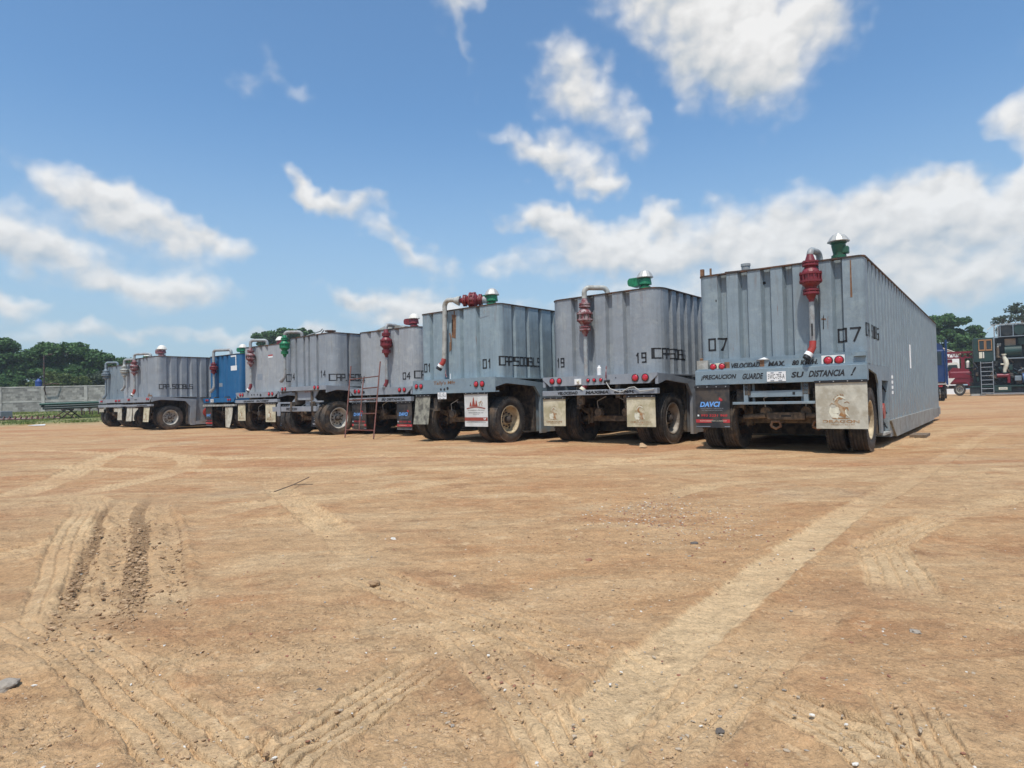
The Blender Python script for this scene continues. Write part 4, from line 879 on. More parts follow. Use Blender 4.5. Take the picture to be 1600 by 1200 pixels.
TRACKS = [  # kind, half width, depth, points
 ('smooth', .13, .014, [(.05, 1.45), (.11, 1.70), (.423, 2.28), (.948, 3.0), (1.63, 3.91), (2.745, 5.32), (3.79, 6.47), (6.26, 9.39), (12.2, 16.3)]),
 ('rib', .14, .020, [(-2.5, 3.2), (-2.129, 2.907), (-1.747, 2.631), (-1.279, 2.217), (-.782, 1.735), (-.5, 1.45)]),
 ('rut', .30, .020, [(-4.1, 7.4), (-3.75, 6.5), (-3.40, 5.8), (-3.074, 5.3), (-2.53, 4.29), (-2.05, 3.42), (-1.63, 2.62)]),
 ('rib', .16, .014, [(-4.9, 7.4), (-4.1, 6.3), (-3.515, 5.225), (-2.639, 3.836), (-2.1, 2.946)]),
 ('her', .15, .020, [(-3.2, 8.6), (-2.581, 7.217), (-1.398, 4.996), (-.9, 3.95)]),
 ('rib', .15, .020, [(-.95, 3.75), (-.551, 3.365), (-.202, 3.04), (.107, 2.66), (.347, 2.365), (.43, 2.15)]),
 ('rib', .115, .020, [(-.70, 1.5), (-.662, 1.774), (-.572, 2.01), (-.427, 2.30), (-.233, 2.68)]),
 ('rib', .10, .016, [(-1.55, 2.15), (-1.38, 2.373), (-1.297, 2.606), (-1.1, 2.9)]),
 ('rib', .13, .010, [(-.45, 3.1), (-.239, 2.753), (-.045, 2.305), (.074, 1.984), (.147, 1.743), (.2, 1.45)]),
 ('rib', .11, .016, [(.60, 2.20), (.763, 2.119), (.869, 1.988), (.945, 1.838), (.99, 1.65), (1.0, 1.45)]),
 ('rib', .16, .010, [(2.45, 4.6), (2.263, 4.019), (1.96, 3.345), (1.768, 2.95)]),
 ('rib', .14, .016, [(1.9, 3.9), (2.359, 4.186), (2.852, 4.649), (3.6, 5.27), (4.732, 5.90), (6.5, 6.8)]),
 ('rib', .16, .010, [(.80, 5.0), (1.01, 5.538), (1.541, 6.371), (2.265, 7.055), (3.064, 7.478), (4.5, 8.0)]),
 ('her', .20, .014, [(-3.404, 4.0), (-3.327, 4.547), (-3.185, 4.951), (-2.835, 5.202), (-1.6, 5.7)]),
 ('rib', .14, .014, [(-1.55, 1.7), (-1.498, 1.94), (-1.473, 2.093), (-1.444, 2.273)]),
 ('rib', .10, .012, [(1.25, 2.3), (1.206, 2.098), (1.14, 1.864), (1.079, 1.664), (1.0, 1.4)]),
 ('her', .20, .012, [(-5.2, 7.4), (-4.155, 6.563), (-3.638, 6.126), (-2.806, 5.149)]),
 ('rib', .15, .009, [(.242, 1.696), (.525, 2.003), (.971, 2.542), (1.524, 3.159)]),
 ('her', .22, .014, [(-5.692, 7.2), (-6.522, 9.426), (-8.417, 13.733), (-9.789, 18.335)]),
 ('rib', .20, .010, [(-2.9, 5.4), (-2.52, 6.343), (-1.41, 7.039), (-.026, 8.584), (3, 11)]),
 ('rib', .22, .012, [(-8, 11), (-3, 9.5), (1, 9.4), (4, 10.2), (7, 12.0), (12, 17)]),
 ('her', .22, .012, [(-12, 16), (-6, 12.5), (-2, 11.6), (1, 10.6), (4.5, 8.0), (6.5, 6.2)]),
 ('rib', .20, .010, [(4.5, 4.4), (5.4, 6.2), (8.0, 9.0), (12, 13.5), (18, 21)]),
 ('rib', .20, .010, [(-6, 5.2), (-5.0, 8.4), (-6.0, 12), (-9, 15)]),
]
def track_fields(x, y):
    """height, pale, damp for every point"""
    h = np.zeros_like(x); pale = np.zeros_like(x); damp = np.zeros_like(x)
    nse = vnoise(x * 6, y * 6, 5); nse2 = vnoise(x * 25, y * 25, 6); fad = np.clip(.62 + 1.5 * vnoise(x * 1.1, y * 1.1, 9), .35, 1)
    for (kd, hw, dp, pts) in TRACKS:
        P_ = np.array(pts, float)
        # Catmull-like densify
        t = np.linspace(0, len(P_) - 1, (len(P_) - 1) * 6 + 1); i0 = np.clip(t.astype(int), 0, len(P_) - 2); f = (t - i0)[:, None]
        pm = P_[np.clip(i0 - 1, 0, None)]; p0 = P_[i0]; p1 = P_[i0 + 1]; p2 = P_[np.clip(i0 + 2, None, len(P_) - 1)]
        Q = .5 * ((2 * p0) + (-pm + p1) * f + (2 * pm - 5 * p0 + 4 * p1 - p2) * f ** 2 + (-pm + 3 * p0 - 3 * p1 + p2) * f ** 3)
        lo = Q.min(0) - hw * 2; hi = Q.max(0) + hw * 2
        sel = np.where((x > lo[0]) & (x < hi[0]) & (y > lo[1]) & (y < hi[1]))[0]
        if not len(sel): continue
        xs, ys = x[sel], y[sel]; best = np.full(len(sel), 1e9); dd = np.zeros(len(sel)); ss = np.zeros(len(sel)); acc = 0
        for a, c in zip(Q[:-1], Q[1:]):
            v = c - a; L = np.hypot(*v)
            if L < 1e-6: continue
            v = v / L; rx, ry = xs - a[0], ys - a[1]; s_ = np.clip(rx * v[0] + ry * v[1], 0, L); px, py = rx - s_ * v[0], ry - s_ * v[1]
            dist = np.hypot(px, py); side_ = np.sign(rx * v[1] - ry * v[0]); m_ = dist < best
            best[m_] = dist[m_]; dd[m_] = (dist * side_)[m_]; ss[m_] = (acc + s_)[m_]; acc += L
        dj = dd + nse[sel] * .022 + nse2[sel] * .008; inside = 1 - sstep(hw * .88, hw * 1.08, np.abs(dj)); rim_ = np.exp(-((np.abs(dj) - hw * 1.12) / .035) ** 2)
        L0 = 1.5 if kd == 'rut' else .45; ends = sstep(0, L0, ss) * sstep(0, L0, acc - ss); fd = fad[sel] * ends
        if kd == 'smooth': pat = nse2[sel] * .25; fd = ends
        elif kd == 'rib': pat = .45 - 1.35 * np.clip(np.cos(2 * PI * dj / (hw / 2.3)), 0, 1) ** 3 + nse2[sel] * .45
        elif kd == 'her': pat = .5 * np.sign(np.cos(2 * PI * (ss + np.abs(dj) * .9) / .115)) * (.4 + .6 * (np.abs(dj) > hw * .25)) + nse2[sel] * .45
        else:
            pat = .40 * np.cos(2 * PI * dj / (hw / 1.9)) + nse2[sel] * 1.1
            damp[sel] = np.maximum(damp[sel], inside * ends * np.clip(.15 + .85 * (np.cos(2 * PI * (dj + hw * .1) / (hw * 1.05)) > .35), 0, 1)); fd = ends
        rk_ = 1.0
        h[sel] += 1.15 * (-dp * .45 * inside + dp * .70 * pat * inside + dp * (.55 + nse2[sel]) * rim_) * fd
        amt = {'smooth': 1.0, 'rib': .74, 'her': .70, 'rut': .40}[kd]
        if kd == 'smooth': amt = amt * (1 - .75 * sstep(4.5, 8, np.hypot(xs, ys)))
        pale[sel] = np.maximum(pale[sel], inside * amt * (fd if kd != 'smooth' else ends) * np.clip(1 + nse[sel] * .8, 0, 1))
    return h, pale, damp
na = 1500
ang = np.concatenate([np.linspace(-54, 54, na), np.linspace(54, 306, 90)[1:-1]]) * PI / 180
rr = 1. / np.linspace(1 / 1.35, 1 / 60., 900)
rr = np.concatenate([[.05, .3, .6, .9, 1.1, 1.25], rr, [66, 75, 90, 120, 180, 300, 600, 1500, 5000]])
A, R_ = np.meshgrid(ang, rr); gx = (np.sin(A) * R_).ravel(); gy = (np.cos(A) * R_).ravel(); r = R_.ravel()
hh = .035 * vnoise(gx * .35, gy * .35, 1) + .030 * vnoise(gx * .9, gy * .9, 2)
hh += .020 * vnoise(gx * 2.3, gy * 2.3, 3) * np.clip(20 / r, 0, 1)
lump = np.clip(vnoise(gx * 9, gy * 9, 4) - .05, 0, 1); zone = np.clip(vnoise(gx * .8, gy * .8, 14) * 2.4 + .35, 0, 1)
hh += .011 * lump * zone * np.clip(12 / r, 0, 1)
near = np.clip(9 / r, 0, 1)
hh += near * (.0062 * vnoise(gx * 24 + 3 * vnoise(gx * 5, gy * 5, 40), gy * 24, 7) + .0048 * vnoise(gx * 55, gy * 55, 8)) * (.45 + .9 * zone) + np.clip(2.8 / r, 0, 1) * .0030 * vnoise(gx * 120, gy * 120, 10)
th, pale, damp = track_fields(gx, gy)
edge = np.clip(vnoise(gx * .5, gy * .5, 31) + .1, 0, 1)
flat = 1 - .6 * sstep(.1, .8, pale)
gz = (hh * flat + hh * 0) + th
gz = np.where(r > 60, 0, gz * (1 - sstep(25, 60, r))) + zfar(gx, gy)
# the grass bank on the left has a soft lip
gl = sstep(0, 1, (gy - (38.2 + .50 * (gx + 30) + .5 * vnoise(gx * .4, gy * .4, 21))) / 1.1) * (1 - sstep(-16, -10, gx))
gz = gz + gl * .12 * (r < 300)
V = np.stack([gx, gy, gz], 1); nr, nc = len(rr), len(ang)
I = np.arange(nr - 1)[:, None] * nc; J = np.arange(nc)[None, :]; J2 = (J + 1) % nc
F = np.stack([I + J, I + J2, I + nc + J2, I + nc + J], -1).reshape(-1, 4)[:, ::-1]
me = bpy.data.meshes.new('ground'); me.vertices.add(len(V)); me.vertices.foreach_set('co', V.ravel().astype(np.float32))
me.loops.add(F.size); me.loops.foreach_set('vertex_index', F.ravel().astype(np.int32)); me.polygons.add(len(F))
me.polygons.foreach_set('loop_start', np.arange(0, F.size, 4, dtype=np.int32)); me.polygons.foreach_set('loop_total', np.full(len(F), 4, np.int32))
me.polygons.foreach_set('use_smooth', np.ones(len(F), bool)); me.update(calc_edges=True)
for nm, arr in (('pale', pale), ('damp', damp), ('grass', gl)):
    at = me.attributes.new(nm, 'FLOAT', 'POINT'); at.data.foreach_set('value', arr.astype(np.float32))
def groundmat():
    m, q, bs = newmat('trampled dirt'); P = pos(q)
    at = lambda n_: q.n('ShaderNodeAttribute', attribute_name=n_).outputs['Fac']
    big = q.noise(P, .22, 5, .6); mid = q.noise(P, 1.1, 6, .65); fin = q.noise(P, 9, 6, .7); gr = q.noise(P, 70, 4, .75); gr2 = q.noise(P, 220, 2, .7)
    base = q.mix(q.rng(big, .38, .62), (.450, .284, .150), (.440, .250, .120))
    base = q.mix(q.m('MULTIPLY', q.rng(mid, .50, .68), .50), base, (.370, .165, .070))
    base = q.mix(q.m('MULTIPLY', q.rng(q.noise(P, .5, 5, .6), .56, .70), .40), base, (.380, .290, .192))
    # sweeping streaks left by traffic, running across
    st = q.noise(q.vm('MULTIPLY', P, (.6, 1.5, 1)), 1.6, 6, .65, .6)
    base = q.mix(q.m('MULTIPLY', q.rng(st, .48, .66), .50), base, (.550, .382, .218))
    base = q.mix(q.m('MULTIPLY', q.rng(st, .47, .36), .42), base, (.285, .140, .068))
    # far out large red streaks
    st2 = q.noise(q.vm('MULTIPLY', P, (.12, .5, 1)), 1.3, 5, .6, .4); r_ = q.vm('LENGTH', P)
    base = q.mix(q.m('MULTIPLY', q.m('MULTIPLY', q.rng(st2, .50, .62), q.rng(r_, 5, 13)), .50), base, (.345, .140, .064))
    c = q.mix(q.m('MULTIPLY', at('pale'), .72), base, (.630, .445, .252))
    c = q.mix(q.m('MULTIPLY', at('damp'), q.rng(fin, .25, .60, .35, .9)), c, (.240, .145, .075))
    k = q.m('ADD', .50, q.m('MULTIPLY', fin, .42)); k = q.m('ADD', k, q.m('MULTIPLY', q.noise(P, 3.5, 5, .7), .34)); k = q.m('ADD', k, q.m('MULTIPLY', q.m('SUBTRACT', gr, .5), 1.05)); k = q.m('ADD', k, q.m('MULTIPLY', q.m('SUBTRACT', gr2, .5), .46)); k = q.m('ADD', k, .10)
    k = q.m('ADD', k, q.m('MULTIPLY', q.m('SUBTRACT', q.noise(q.vm('MULTIPLY', P, (.8, 1.25, 1)), 5.5, 5, .75), .5), .85)); k = q.m('ADD', k, q.m('MULTIPLY', q.m('SUBTRACT', q.noise(P, 28, 4, .75), .5), .65)); k = q.m('MAXIMUM', k, .35)
    c = q.vm('MULTIPLY', c, q.comb(k, k, k))
    sp = q.rng(q.noise(P, 130, 2, .6), .70, .74); c = q.mix(q.m('MULTIPLY', sp, .6), c, (.52, .45, .36))
    for sc_, lo_, st_ in ((90, .36, .65), (38, .37, .55), (15, .37, .42), (6, .38, .34), (2.6, .37, .28)):
        dk = q.rng(q.noise(P, sc_, 4, .68), lo_, lo_ - .05); c = q.mix(q.m('MULTIPLY', dk, st_), c, (.15, .088, .045))
    for sc_, lo_, st_ in ((60, .64, .45), (22, .63, .34), (7, .61, .26)):
        dk = q.rng(q.noise(P, sc_, 4, .68), lo_, lo_ + .05); c = q.mix(q.m('MULTIPLY', dk, st_), c, (.66, .50, .31))
    gcol = q.mix(q.rng(q.noise(P, 1.3, 6, .7), .35, .65), (.13, .16, .05), (.27, .22, .11))
    c = q.mix(at('grass'), c, gcol)
    q.l(c, bs.inputs['Base Color']); bs.inputs['Roughness'].default_value = .93; bs.inputs['Specular IOR Level'].default_value = .2
    h = q.m('ADD', q.m('MULTIPLY', q.noise(P, 4.5, 5, .65), .45), q.m('MULTIPLY', fin, .40)); h = q.m('ADD', h, q.m('ADD', q.m('MULTIPLY', gr, .14), q.m('MULTIPLY', gr2, .06)))
    bump(q, bs, h, 1.0, .060)
    return m
me.materials.append(groundmat()); go = bpy.data.objects.new('ground', me); C.objects.link(go); kind(go, 'structure')
def gh(x, y):
    x = np.atleast_1d(np.asarray(x, float)); y = np.atleast_1d(np.asarray(y, float)); r = np.hypot(x, y)
    return .035 * vnoise(x * .35, y * .35, 1) + .030 * vnoise(x * .9, y * .9, 2) + .020 * vnoise(x * 2.3, y * 2.3, 3) * np.clip(20 / r, 0, 1)
# settle the loose things: lift anything resting so that it meets the ground is done by the small relief staying under 3 cm

def rocks(name, n, rmin, rmax, smin, smax, mats, seed, flatk=.6, pw=1.6, zone=None):
    g = np.random.default_rng(seed)
    ico = [(0, 0, 1), (.894, 0, .447), (.276, .851, .447), (-.724, .526, .447), (-.724, -.526, .447), (.276, -.851, .447), (.724, .526, -.447), (-.276, .851, -.447), (-.894, 0, -.447), (-.276, -.851, -.447), (.724, -.526, -.447), (0, 0, -1)]
    fi = [(0, 1, 2), (0, 2, 3), (0, 3, 4), (0, 4, 5), (0, 5, 1), (1, 6, 2), (2, 7, 3), (3, 8, 4), (4, 9, 5), (5, 10, 1), (6, 7, 2), (7, 8, 3), (8, 9, 4), (9, 10, 5), (10, 6, 1), (6, 11, 7), (7, 11, 8), (8, 11, 9), (9, 11, 10), (10, 11, 6)]
    B = np.array(ico); Fi = np.array(fi)
    a = g.uniform(-.80, .80, n); rr_ = 1 / g.uniform(1 / rmax, 1 / rmin, n); x = np.sin(a) * rr_; y = np.cos(a) * rr_
    if zone is not None:
        k = g.random(n) < zone(x, y); x, y = x[k], y[k]; n = len(x)
    s = smin + (smax - smin) * g.random(n) ** 3.2; z = gh(x, y) + zfar(x, y)
    rot = g.uniform(0, 2 * PI, n); vs = B[None] * (1 + g.uniform(-.28, .28, (n, 12, 1))); st = g.uniform(.6, 1.4, (n, 1)); vx = vs[..., 0] * s[:, None] * st; vy = vs[..., 1] * s[:, None] / st; vz = vs[..., 2] * s[:, None] * flatk
    c_, s_ = np.cos(rot)[:, None], np.sin(rot)[:, None]
    X_ = vx * c_ - vy * s_ + x[:, None]; Y_ = vx * s_ + vy * c_ + y[:, None]; Z_ = vz + (z + s * .22 * flatk)[:, None]
    V_ = np.stack([X_, Y_, Z_], -1).reshape(-1, 3); Fc = (Fi[None] + (np.arange(n) * 12)[:, None, None]).reshape(-1, 3)
    me = bpy.data.meshes.new(name); me.from_pydata(V_.tolist(), [], Fc.tolist())
    for m_ in mats: me.materials.append(M[m_] if isinstance(m_, str) else m_)
    mi = np.repeat(np.minimum((g.random(n) ** pw * len(mats)).astype(int), len(mats) - 1), 20); me.polygons.foreach_set('material_index', mi.astype(np.int32)); me.update()
    o = bpy.data.objects.new(name, me); C.objects.link(o); return o
M['clod'] = simple('soil clod', (.44, .29, .165), .95, 0, .4, 40, .4); M['clod2'] = simple('dark soil clod', (.30, .185, .10), .95, 0, .4, 40, .4)
M['peb1'] = simple('tan pebble', (.40, .31, .22), .85, 0, .3, 60, .3); M['peb2'] = simple('grey pebble', (.30, .25, .20), .85, 0, .3, 60, .3); M['peb3'] = simple('white pebble', (.62, .57, .50), .8, 0, .3, 60, .2); M['peb4'] = simple('red brown pebble', (.27, .12, .07), .85, 0, .3, 60, .3); M['peb5'] = simple('dark pebble', (.11, .09, .075), .8, 0, .3, 60, .3)
o = rocks('soil_clods', 34000, 1.35, 16, .0018, .0075, ['clod', 'clod', 'clod2'], 3, .6, 1.1, lambda x, y: np.clip(vnoise(x * .8, y * .8, 14) * 2.6 + .40, .10, 1) * (1 - np.clip(track_fields(x, y)[1] * 1.1, 0, .95))); kind(o, 'stuff')
o['label'] = 'small crumbs of loose soil spread over the dirt yard'
# crumbs pushed up along the tyre tracks
_t = lambda x, y: np.clip(track_fields(x, y)[2] * 1.2, 0, 1)
o = rocks('churned_soil', 90000, 2.2, 6.5, .004, .016, ['clod2', 'clod', 'clod2'], 33, .6, 1.1, _t); kind(o, 'stuff'); o['label'] = 'dark churned crumbs of soil in the ruts on the left'
o = rocks('pebbles', 4500, 1.35, 22, .002, .0085, ['peb1', 'peb1', 'peb4', 'clod2', 'peb2', 'peb3'], 4, .55, 1.5); kind(o, 'stuff'); o['label'] = 'scattered pebbles lying on the dirt yard'
# a scatter of broken stone in the middle distance
o = rocks('gravel_patch', 60000, 3.8, 7.5, .003, .011, ['peb1', 'peb4', 'peb4', 'peb2', 'peb3'], 8, .55, 1.7, lambda x, y: np.exp(-(((x - 1.25) / .50) ** 2 + ((y - 5.35) / .75) ** 2)) * .9); kind(o, 'stuff'); o['label'] = 'patch of broken reddish gravel in the middle of the yard'
def stone(x, y, s, m_, label, fl=.55, seed=1):
    import bmesh
    bm = bmesh.new(); bmesh.ops.create_icosphere(bm, subdivisions=3, radius=1); rs = random.Random(seed)
    o1 = (rs.random() * 9, rs.random() * 9)
    from mathutils import noise as NZ
    for v in bm.verts:
        d_ = NZ.noise(v.co * 1.3 + Vector((o1[0], o1[1], seed))) * .5 + NZ.noise(v.co * 3.1 + Vector((seed, 0, 0))) * .18; v.co *= 1 + d_; v.co.z *= fl
        v.co.x *= 1.25
    me = bpy.data.meshes.new('stone'); bm.to_mesh(me); bm.free(); me.materials.append(M[m_]); ob = bpy.data.objects.new('stone', me); C.objects.link(ob)
    ob.scale = (s, s, s); ob.rotation_euler = (0, 0, rs.random() * 6); ob.location = (x, y, float(gh(x, y)[0]) + s * fl * .35); tag(ob, label, 'stone'); return ob
stone(1.19, 4.34, .022, 'peb5', 'dark grey flat stone right of the middle near the gravel patch', .45, 2)
stone(-.853, 4.563, .017, 'peb3', 'white stone lying left of the middle beside the tyre track', .6, 3)
stone(1.613, 2.655, .016, 'peb2', 'pale grey stone in the right foreground', .55, 4)
stone(-1.811, 2.316, .038, 'peb2', 'large grey brown lump of rock at the left edge of the foreground', .5, 5)
stone(-.76, 3.496, .024, 'clod2', 'brown clod at the bend between two tyre tracks', .6, 6)
stone(.581, 1.906, .011, 'peb5', 'small blackish stone near the bottom of the pale smooth track', .55, 7)
stone(-.69, 2.26, .010, 'peb5', 'small dark stone in the left centre foreground', .55, 8)
stone(.44, 3.93, .020, 'peb4', 'red brown stone left of the wide smooth track', .5, 9)
q = MB(); q.tube([(-2.62, 7.1, .03), (-2.55, 7.5, .05), (-2.62, 7.9, .03), (-2.60, 8.25, .05)], .006, 'wood', 6); q.tube([(-2.55, 7.5, .05), (-2.35, 7.6, .04)], .005, 'wood', 5); o = q.build('twig'); tag(o, 'thin bent twig lying on the dirt left of the middle', 'twig')
q = MB(); q.add([(2.38, 12.3, .02), (2.50, 12.25, .02), (2.55, 12.38, .04), (2.42, 12.42, .09), (2.45, 12.32, .10)], [(0, 1, 4), (1, 2, 4), (2, 3, 4), (3, 0, 4)], 'clod'); o = q.build('clod'); tag(o, 'pale lump of soil in front of the right tyres of the trailer numbered 19', 'clod')

# ------------------------------------------------------------------ left background: block wall, pipe rack, grass, trees
def blockmat():
    m, q, bs = newmat('weathered concrete block'); 
    tcn = q.n('ShaderNodeTexCoord').outputs['Object']; sx = q.n('ShaderNodeSeparateXYZ'); q.l(tcn, sx.inputs[0]); uv = q.comb(sx.outputs[0], sx.outputs[2], 0)
    br = q.n('ShaderNodeTexBrick'); q.l(uv, br.inputs['Vector']); br.inputs['Scale'].default_value = 1; br.inputs['Brick Width'].default_value = .40; br.inputs['Row Height'].default_value = .20; br.inputs['Mortar Size'].default_value = .012
    br.inputs['Color1'].default_value = (.38, .36, .32, 1); br.inputs['Color2'].default_value = (.15, .14, .125, 1); br.inputs['Mortar'].default_value = (.27, .26, .23, 1)
    P = pos(q); c = q.mix(q.m('MULTIPLY', q.rng(q.noise(P, 1.3, 6, .7), .42, .64), .55), br.outputs['Color'], (.14, .13, .115))
    c = q.mix(q.m('MULTIPLY', q.rng(q.noise(P, 3, 5, .7), .54, .66), .4), c, (.42, .39, .34))
    q.l(c, bs.inputs['Base Color']); bs.inputs['Roughness'].default_value = .95; bump(q, bs, br.outputs['Fac'], -.4, .02); return m
M['block'] = blockmat(); M['concrete'] = simple('pale concrete post', (.40, .38, .34), .9, 0, .4, 2, .3, (.16, .15, .13), .5)
WX0, WY0, WD = -52.0, 52.0, Vector((.664, .748, 0))    # wall runs parallel to the trailers' axis? no: along this line
wa = Vector((-46.2, 57.0, .62)); wb = Vector((-35.3, 57.8, .62)); wd = (wb - wa).normalized()
wl = thing('block_wall', 'long weathered concrete block wall with pale posts at the left edge of the yard', 'wall', tuple(wa), math.atan2(wd.y, wd.x))
q = MB(); q.box((-30, 0, -.3), (60, .15, 2.32), 'block'); q.build('blockwork', wl)
q = MB(); q.box((-30, -.02, 1.02), (60, .17, 1.15), 'concrete'); q.build('tie_beam', wl); q = MB(); q.box((-30, -.03, 2.32), (60, .18, 2.42), 'concrete'); q.build('coping', wl)
for k in range(-5, 14):
    q = MB(); q.box((k * 3.62 + 1.0, -.07, -.3), (k * 3.62 + 1.28, .20, 2.44), 'concrete'); q.build('post', wl)
# pipe rack
M['pipe_green_under'] = simple('green pipe darkened as underside', (.006, .022, .018), .5, 0, .4, 4, .1); M['pipe_green_under2'] = simple('green pipe', (.010, .065, .045), .5, 0, .4, 4, .1)  # the stack's dark, shaded underside is put into the lower layers' colour
rk = Vector((-31.9, 45.0, 0)); rz_ = float(zfar(-31, 45)) + .12
def rackpt(u, w, z): return (rk.x + u, rk.y + u * .35 + w, z)
for k in range(15):
    q = MB(); w = (k % 5) * .16 - .3; lay = k // 5; z = rz_ + .74 + lay * .15; u0 = random.uniform(-.6, .3); q.tube([rackpt(u0, w, z), rackpt(12, w, z + .28)], .075, ('pipe_green_under', 'pipe_green_under', 'pipe_green_under2')[lay], 10)
    o = q.build('steel_pipe'); o['label'] = ('bright' if lay == 2 else 'dark') + ' green steel pipe in the ' + ['bottom', 'middle', 'top'][lay] + ' layer on the trestle, ' + ['nearest', 'second nearest', 'middle', 'second farthest', 'farthest'][k % 5]; o['category'] = 'pipe'; o['group'] = 'green pipes stacked on the trestles'
for k, u in enumerate((.85, 9.0)):
    q = MB()
    for w in (-.4, .35):
        q.tube([rackpt(u - .75, w, rz_ - .1), rackpt(u + .15, w, rz_ + .66)], .04, 'rim_dark', 6); q.tube([rackpt(u + .75, w, rz_ - .1), rackpt(u - .15, w, rz_ + .66)], .04, 'rim_dark', 6); q.tube([rackpt(u - .15, w, rz_ - .1), rackpt(u + .3, w, rz_ + .5)], .03, 'rim_dark', 6)
    q.tube([rackpt(u, -.5, rz_ + .64), rackpt(u, .5, rz_ + .64)], .04, 'rim_dark', 6); o = q.build('trestle'); tag(o, ['black crossed-leg trestle holding up the left end of the green pipes', 'black crossed-leg trestle near the right end of the green pipes'][k], 'trestle')
for k, u in enumerate((0, .62, 1.3)):
    q = MB(); x, y = -32.2 + u * .9, 48.5 + u * .1; z = float(zfar(x, y)) + .05
    q.tube([(x, y, z), (x, y, z + .62)], .05, 'rim_dark', 8); q.tube([(x + .18, y, z), (x + .18, y, z + .45)], .04, 'rim_dark', 8); q.tube([(x - .1, y, z + .60), (x + .14, y, z + .62)], .045, 'rim_dark', 8)
    o = q.build('pipe_stub'); o['label'] = 'short rusty pipe stub standing in the grass by the wall, ' + ['leftmost of three', 'middle of three', 'rightmost of three'][k]; o['category'] = 'pipe stub'; o['group'] = 'pipe stubs along the wall'
q = MB()
z = float(zfar(-34, 44)) + .22
q.tube([(-36.5, 44, z), (-31.4, 45, z)], .06, 'red_worn', 8)
hel = [(-36.5 + 5.1 * t / 120, 44 + t / 120 + .18 * math.cos(t * .8), z + .18 * math.sin(t * .8)) for t in range(121)]; q.tube(hel, .035, 'ladder', 5)
o = q.build('drill_auger'); tag(o, 'rusty red spiral auger lying in the grass at the far left', 'auger')
q = MB(); q.box((-38.2, 45.5, rz_ - .2), (-35.9, 46.6, rz_ + .62), 'g_neutral', None, .03); q.box((-38.2, 45.46, rz_ + .2), (-35.86, 45.5, rz_ + .26), 'rim_dark'); q.tube([(-36.0, 45.4, rz_ + .3), (-36.4, 45.4, rz_ + .38)], .03, 'black', 6); o = q.build('steel_box'); tag(o, 'grey steel box standing on the grass at the left edge of the picture', 'box')
q = MB(); q.lathe([(0, .45), (.05, .52), (1.05, .55), (1.2, .50), (1.30, .42), (1.36, .25), (1.42, .2), (1.46, .2)], 'watertank', 20, Tr(-49.0, 66, 2.95), True) if False else None
M['watertank'] = simple('blue plastic', (.010, .045, .20), .5, 0, .2, 4, 0)
q.lathe([(0, .26), (.05, .29), (.75, .29), (.78, .28), (.82, .30), (1.0, .28), (1.1, .22), (1.16, .12), (1.24, .1)], 'watertank', 20, Tr(-46.0, 63, 2.75), True)
for dx in (-.2, .2):
    for dy in (-.2, .2): q.tube([(-46.0 + dx, 63 + dy, .5), (-46.0 + dx, 63 + dy, 2.75)], .05, 'concrete', 6)
o = q.build('water_tank'); tag(o, 'blue plastic water tank rising behind the block wall', 'water tank')
q = MB(); q.tube([(-46.2, 64, .5), (-46.2, 64, 6.3)], .07, 'rim_dark', 8); q.tube([(-46.2, 64, 6.2), (-45.6, 64, 6.45)], .04, 'rim_dark', 6); q.box((-45.7, 63.9, 6.38), (-45.3, 64.1, 6.48), 'rim_dark'); o = q.build('lamp_post'); tag(o, 'thin dark lamp post standing behind the block wall before the trees', 'lamp post')
q = MB(); q.tube([(-41.2, 57.3, 2.3), (-41.15, 57.0, 2.85), (-40.9, 56.9, 3.15), (-40.4, 56.9, 3.25), (-40.0, 57.3, 3.2)], .05, 'rim_dark', 8); o = q.build('pipe_bend'); tag(o, 'dark curved pipe rising over the top of the block wall', 'pipe')
q = MB(); z = float(zfar(-28, 38.3)) + .05; q.add([(-28.6, 38.2, z), (-27.6, 38.25, z), (-27.7, 38.5, z + .05), (-28.4, 38.55, z + .03)], [(0, 1, 2, 3)], 'white'); q.add([(-28.6, 38.2, z - .02), (-27.6, 38.25, z - .02), (-27.7, 38.5, z + .03), (-28.4, 38.55, z + .01)], [(3, 2, 1, 0)], 'white'); o = q.build('plastic_sheet'); tag(o, 'white plastic scrap at the edge of the grass bank', 'litter')

def leafmat(name, c0, c1, c2):
    m, q, bs = newmat(name); P = pos(q)
    c = q.mix(q.rng(q.noise(P, .55, 4, .6), .38, .62), c0, c1); c = q.mix(q.m('MULTIPLY', q.rng(q.noise(P, 3.2, 4, .7), .5, .7), .7), c, c2)
    q.l(c, bs.inputs['Base Color']); bs.inputs['Roughness'].default_value = .65; bs.inputs['Specular IOR Level'].default_value = .25
    tr = q.n('ShaderNodeBsdfTranslucent'); q.l(c, tr.inputs[0]); mx = q.n('ShaderNodeMixShader'); mx.inputs[0].default_value = .22
    q.l(bs.outputs[0], mx.inputs[1]); q.l(tr.outputs[0], mx.inputs[2]); q.l(mx.outputs[0], m.node_tree.nodes['Material Output'].inputs[0]); return m
M['leaf_a'] = leafmat('deep green leaves', (.055, .115, .036), (.085, .165, .052), (.14, .22, .075))
M['leaf_b'] = leafmat('olive leaves', (.075, .110, .030), (.12, .155, .042), (.18, .195, .07))
M['leaf_c'] = leafmat('grey green leaves', (.045, .065, .038), (.075, .10, .055), (.11, .13, .075))
M['bark'] = simple('bark', (.10, .075, .055), .95, 0, .5, 3, .5)
M['grass'] = leafmat('grass blades', (.11, .17, .035), (.19, .22, .055), (.30, .26, .13))
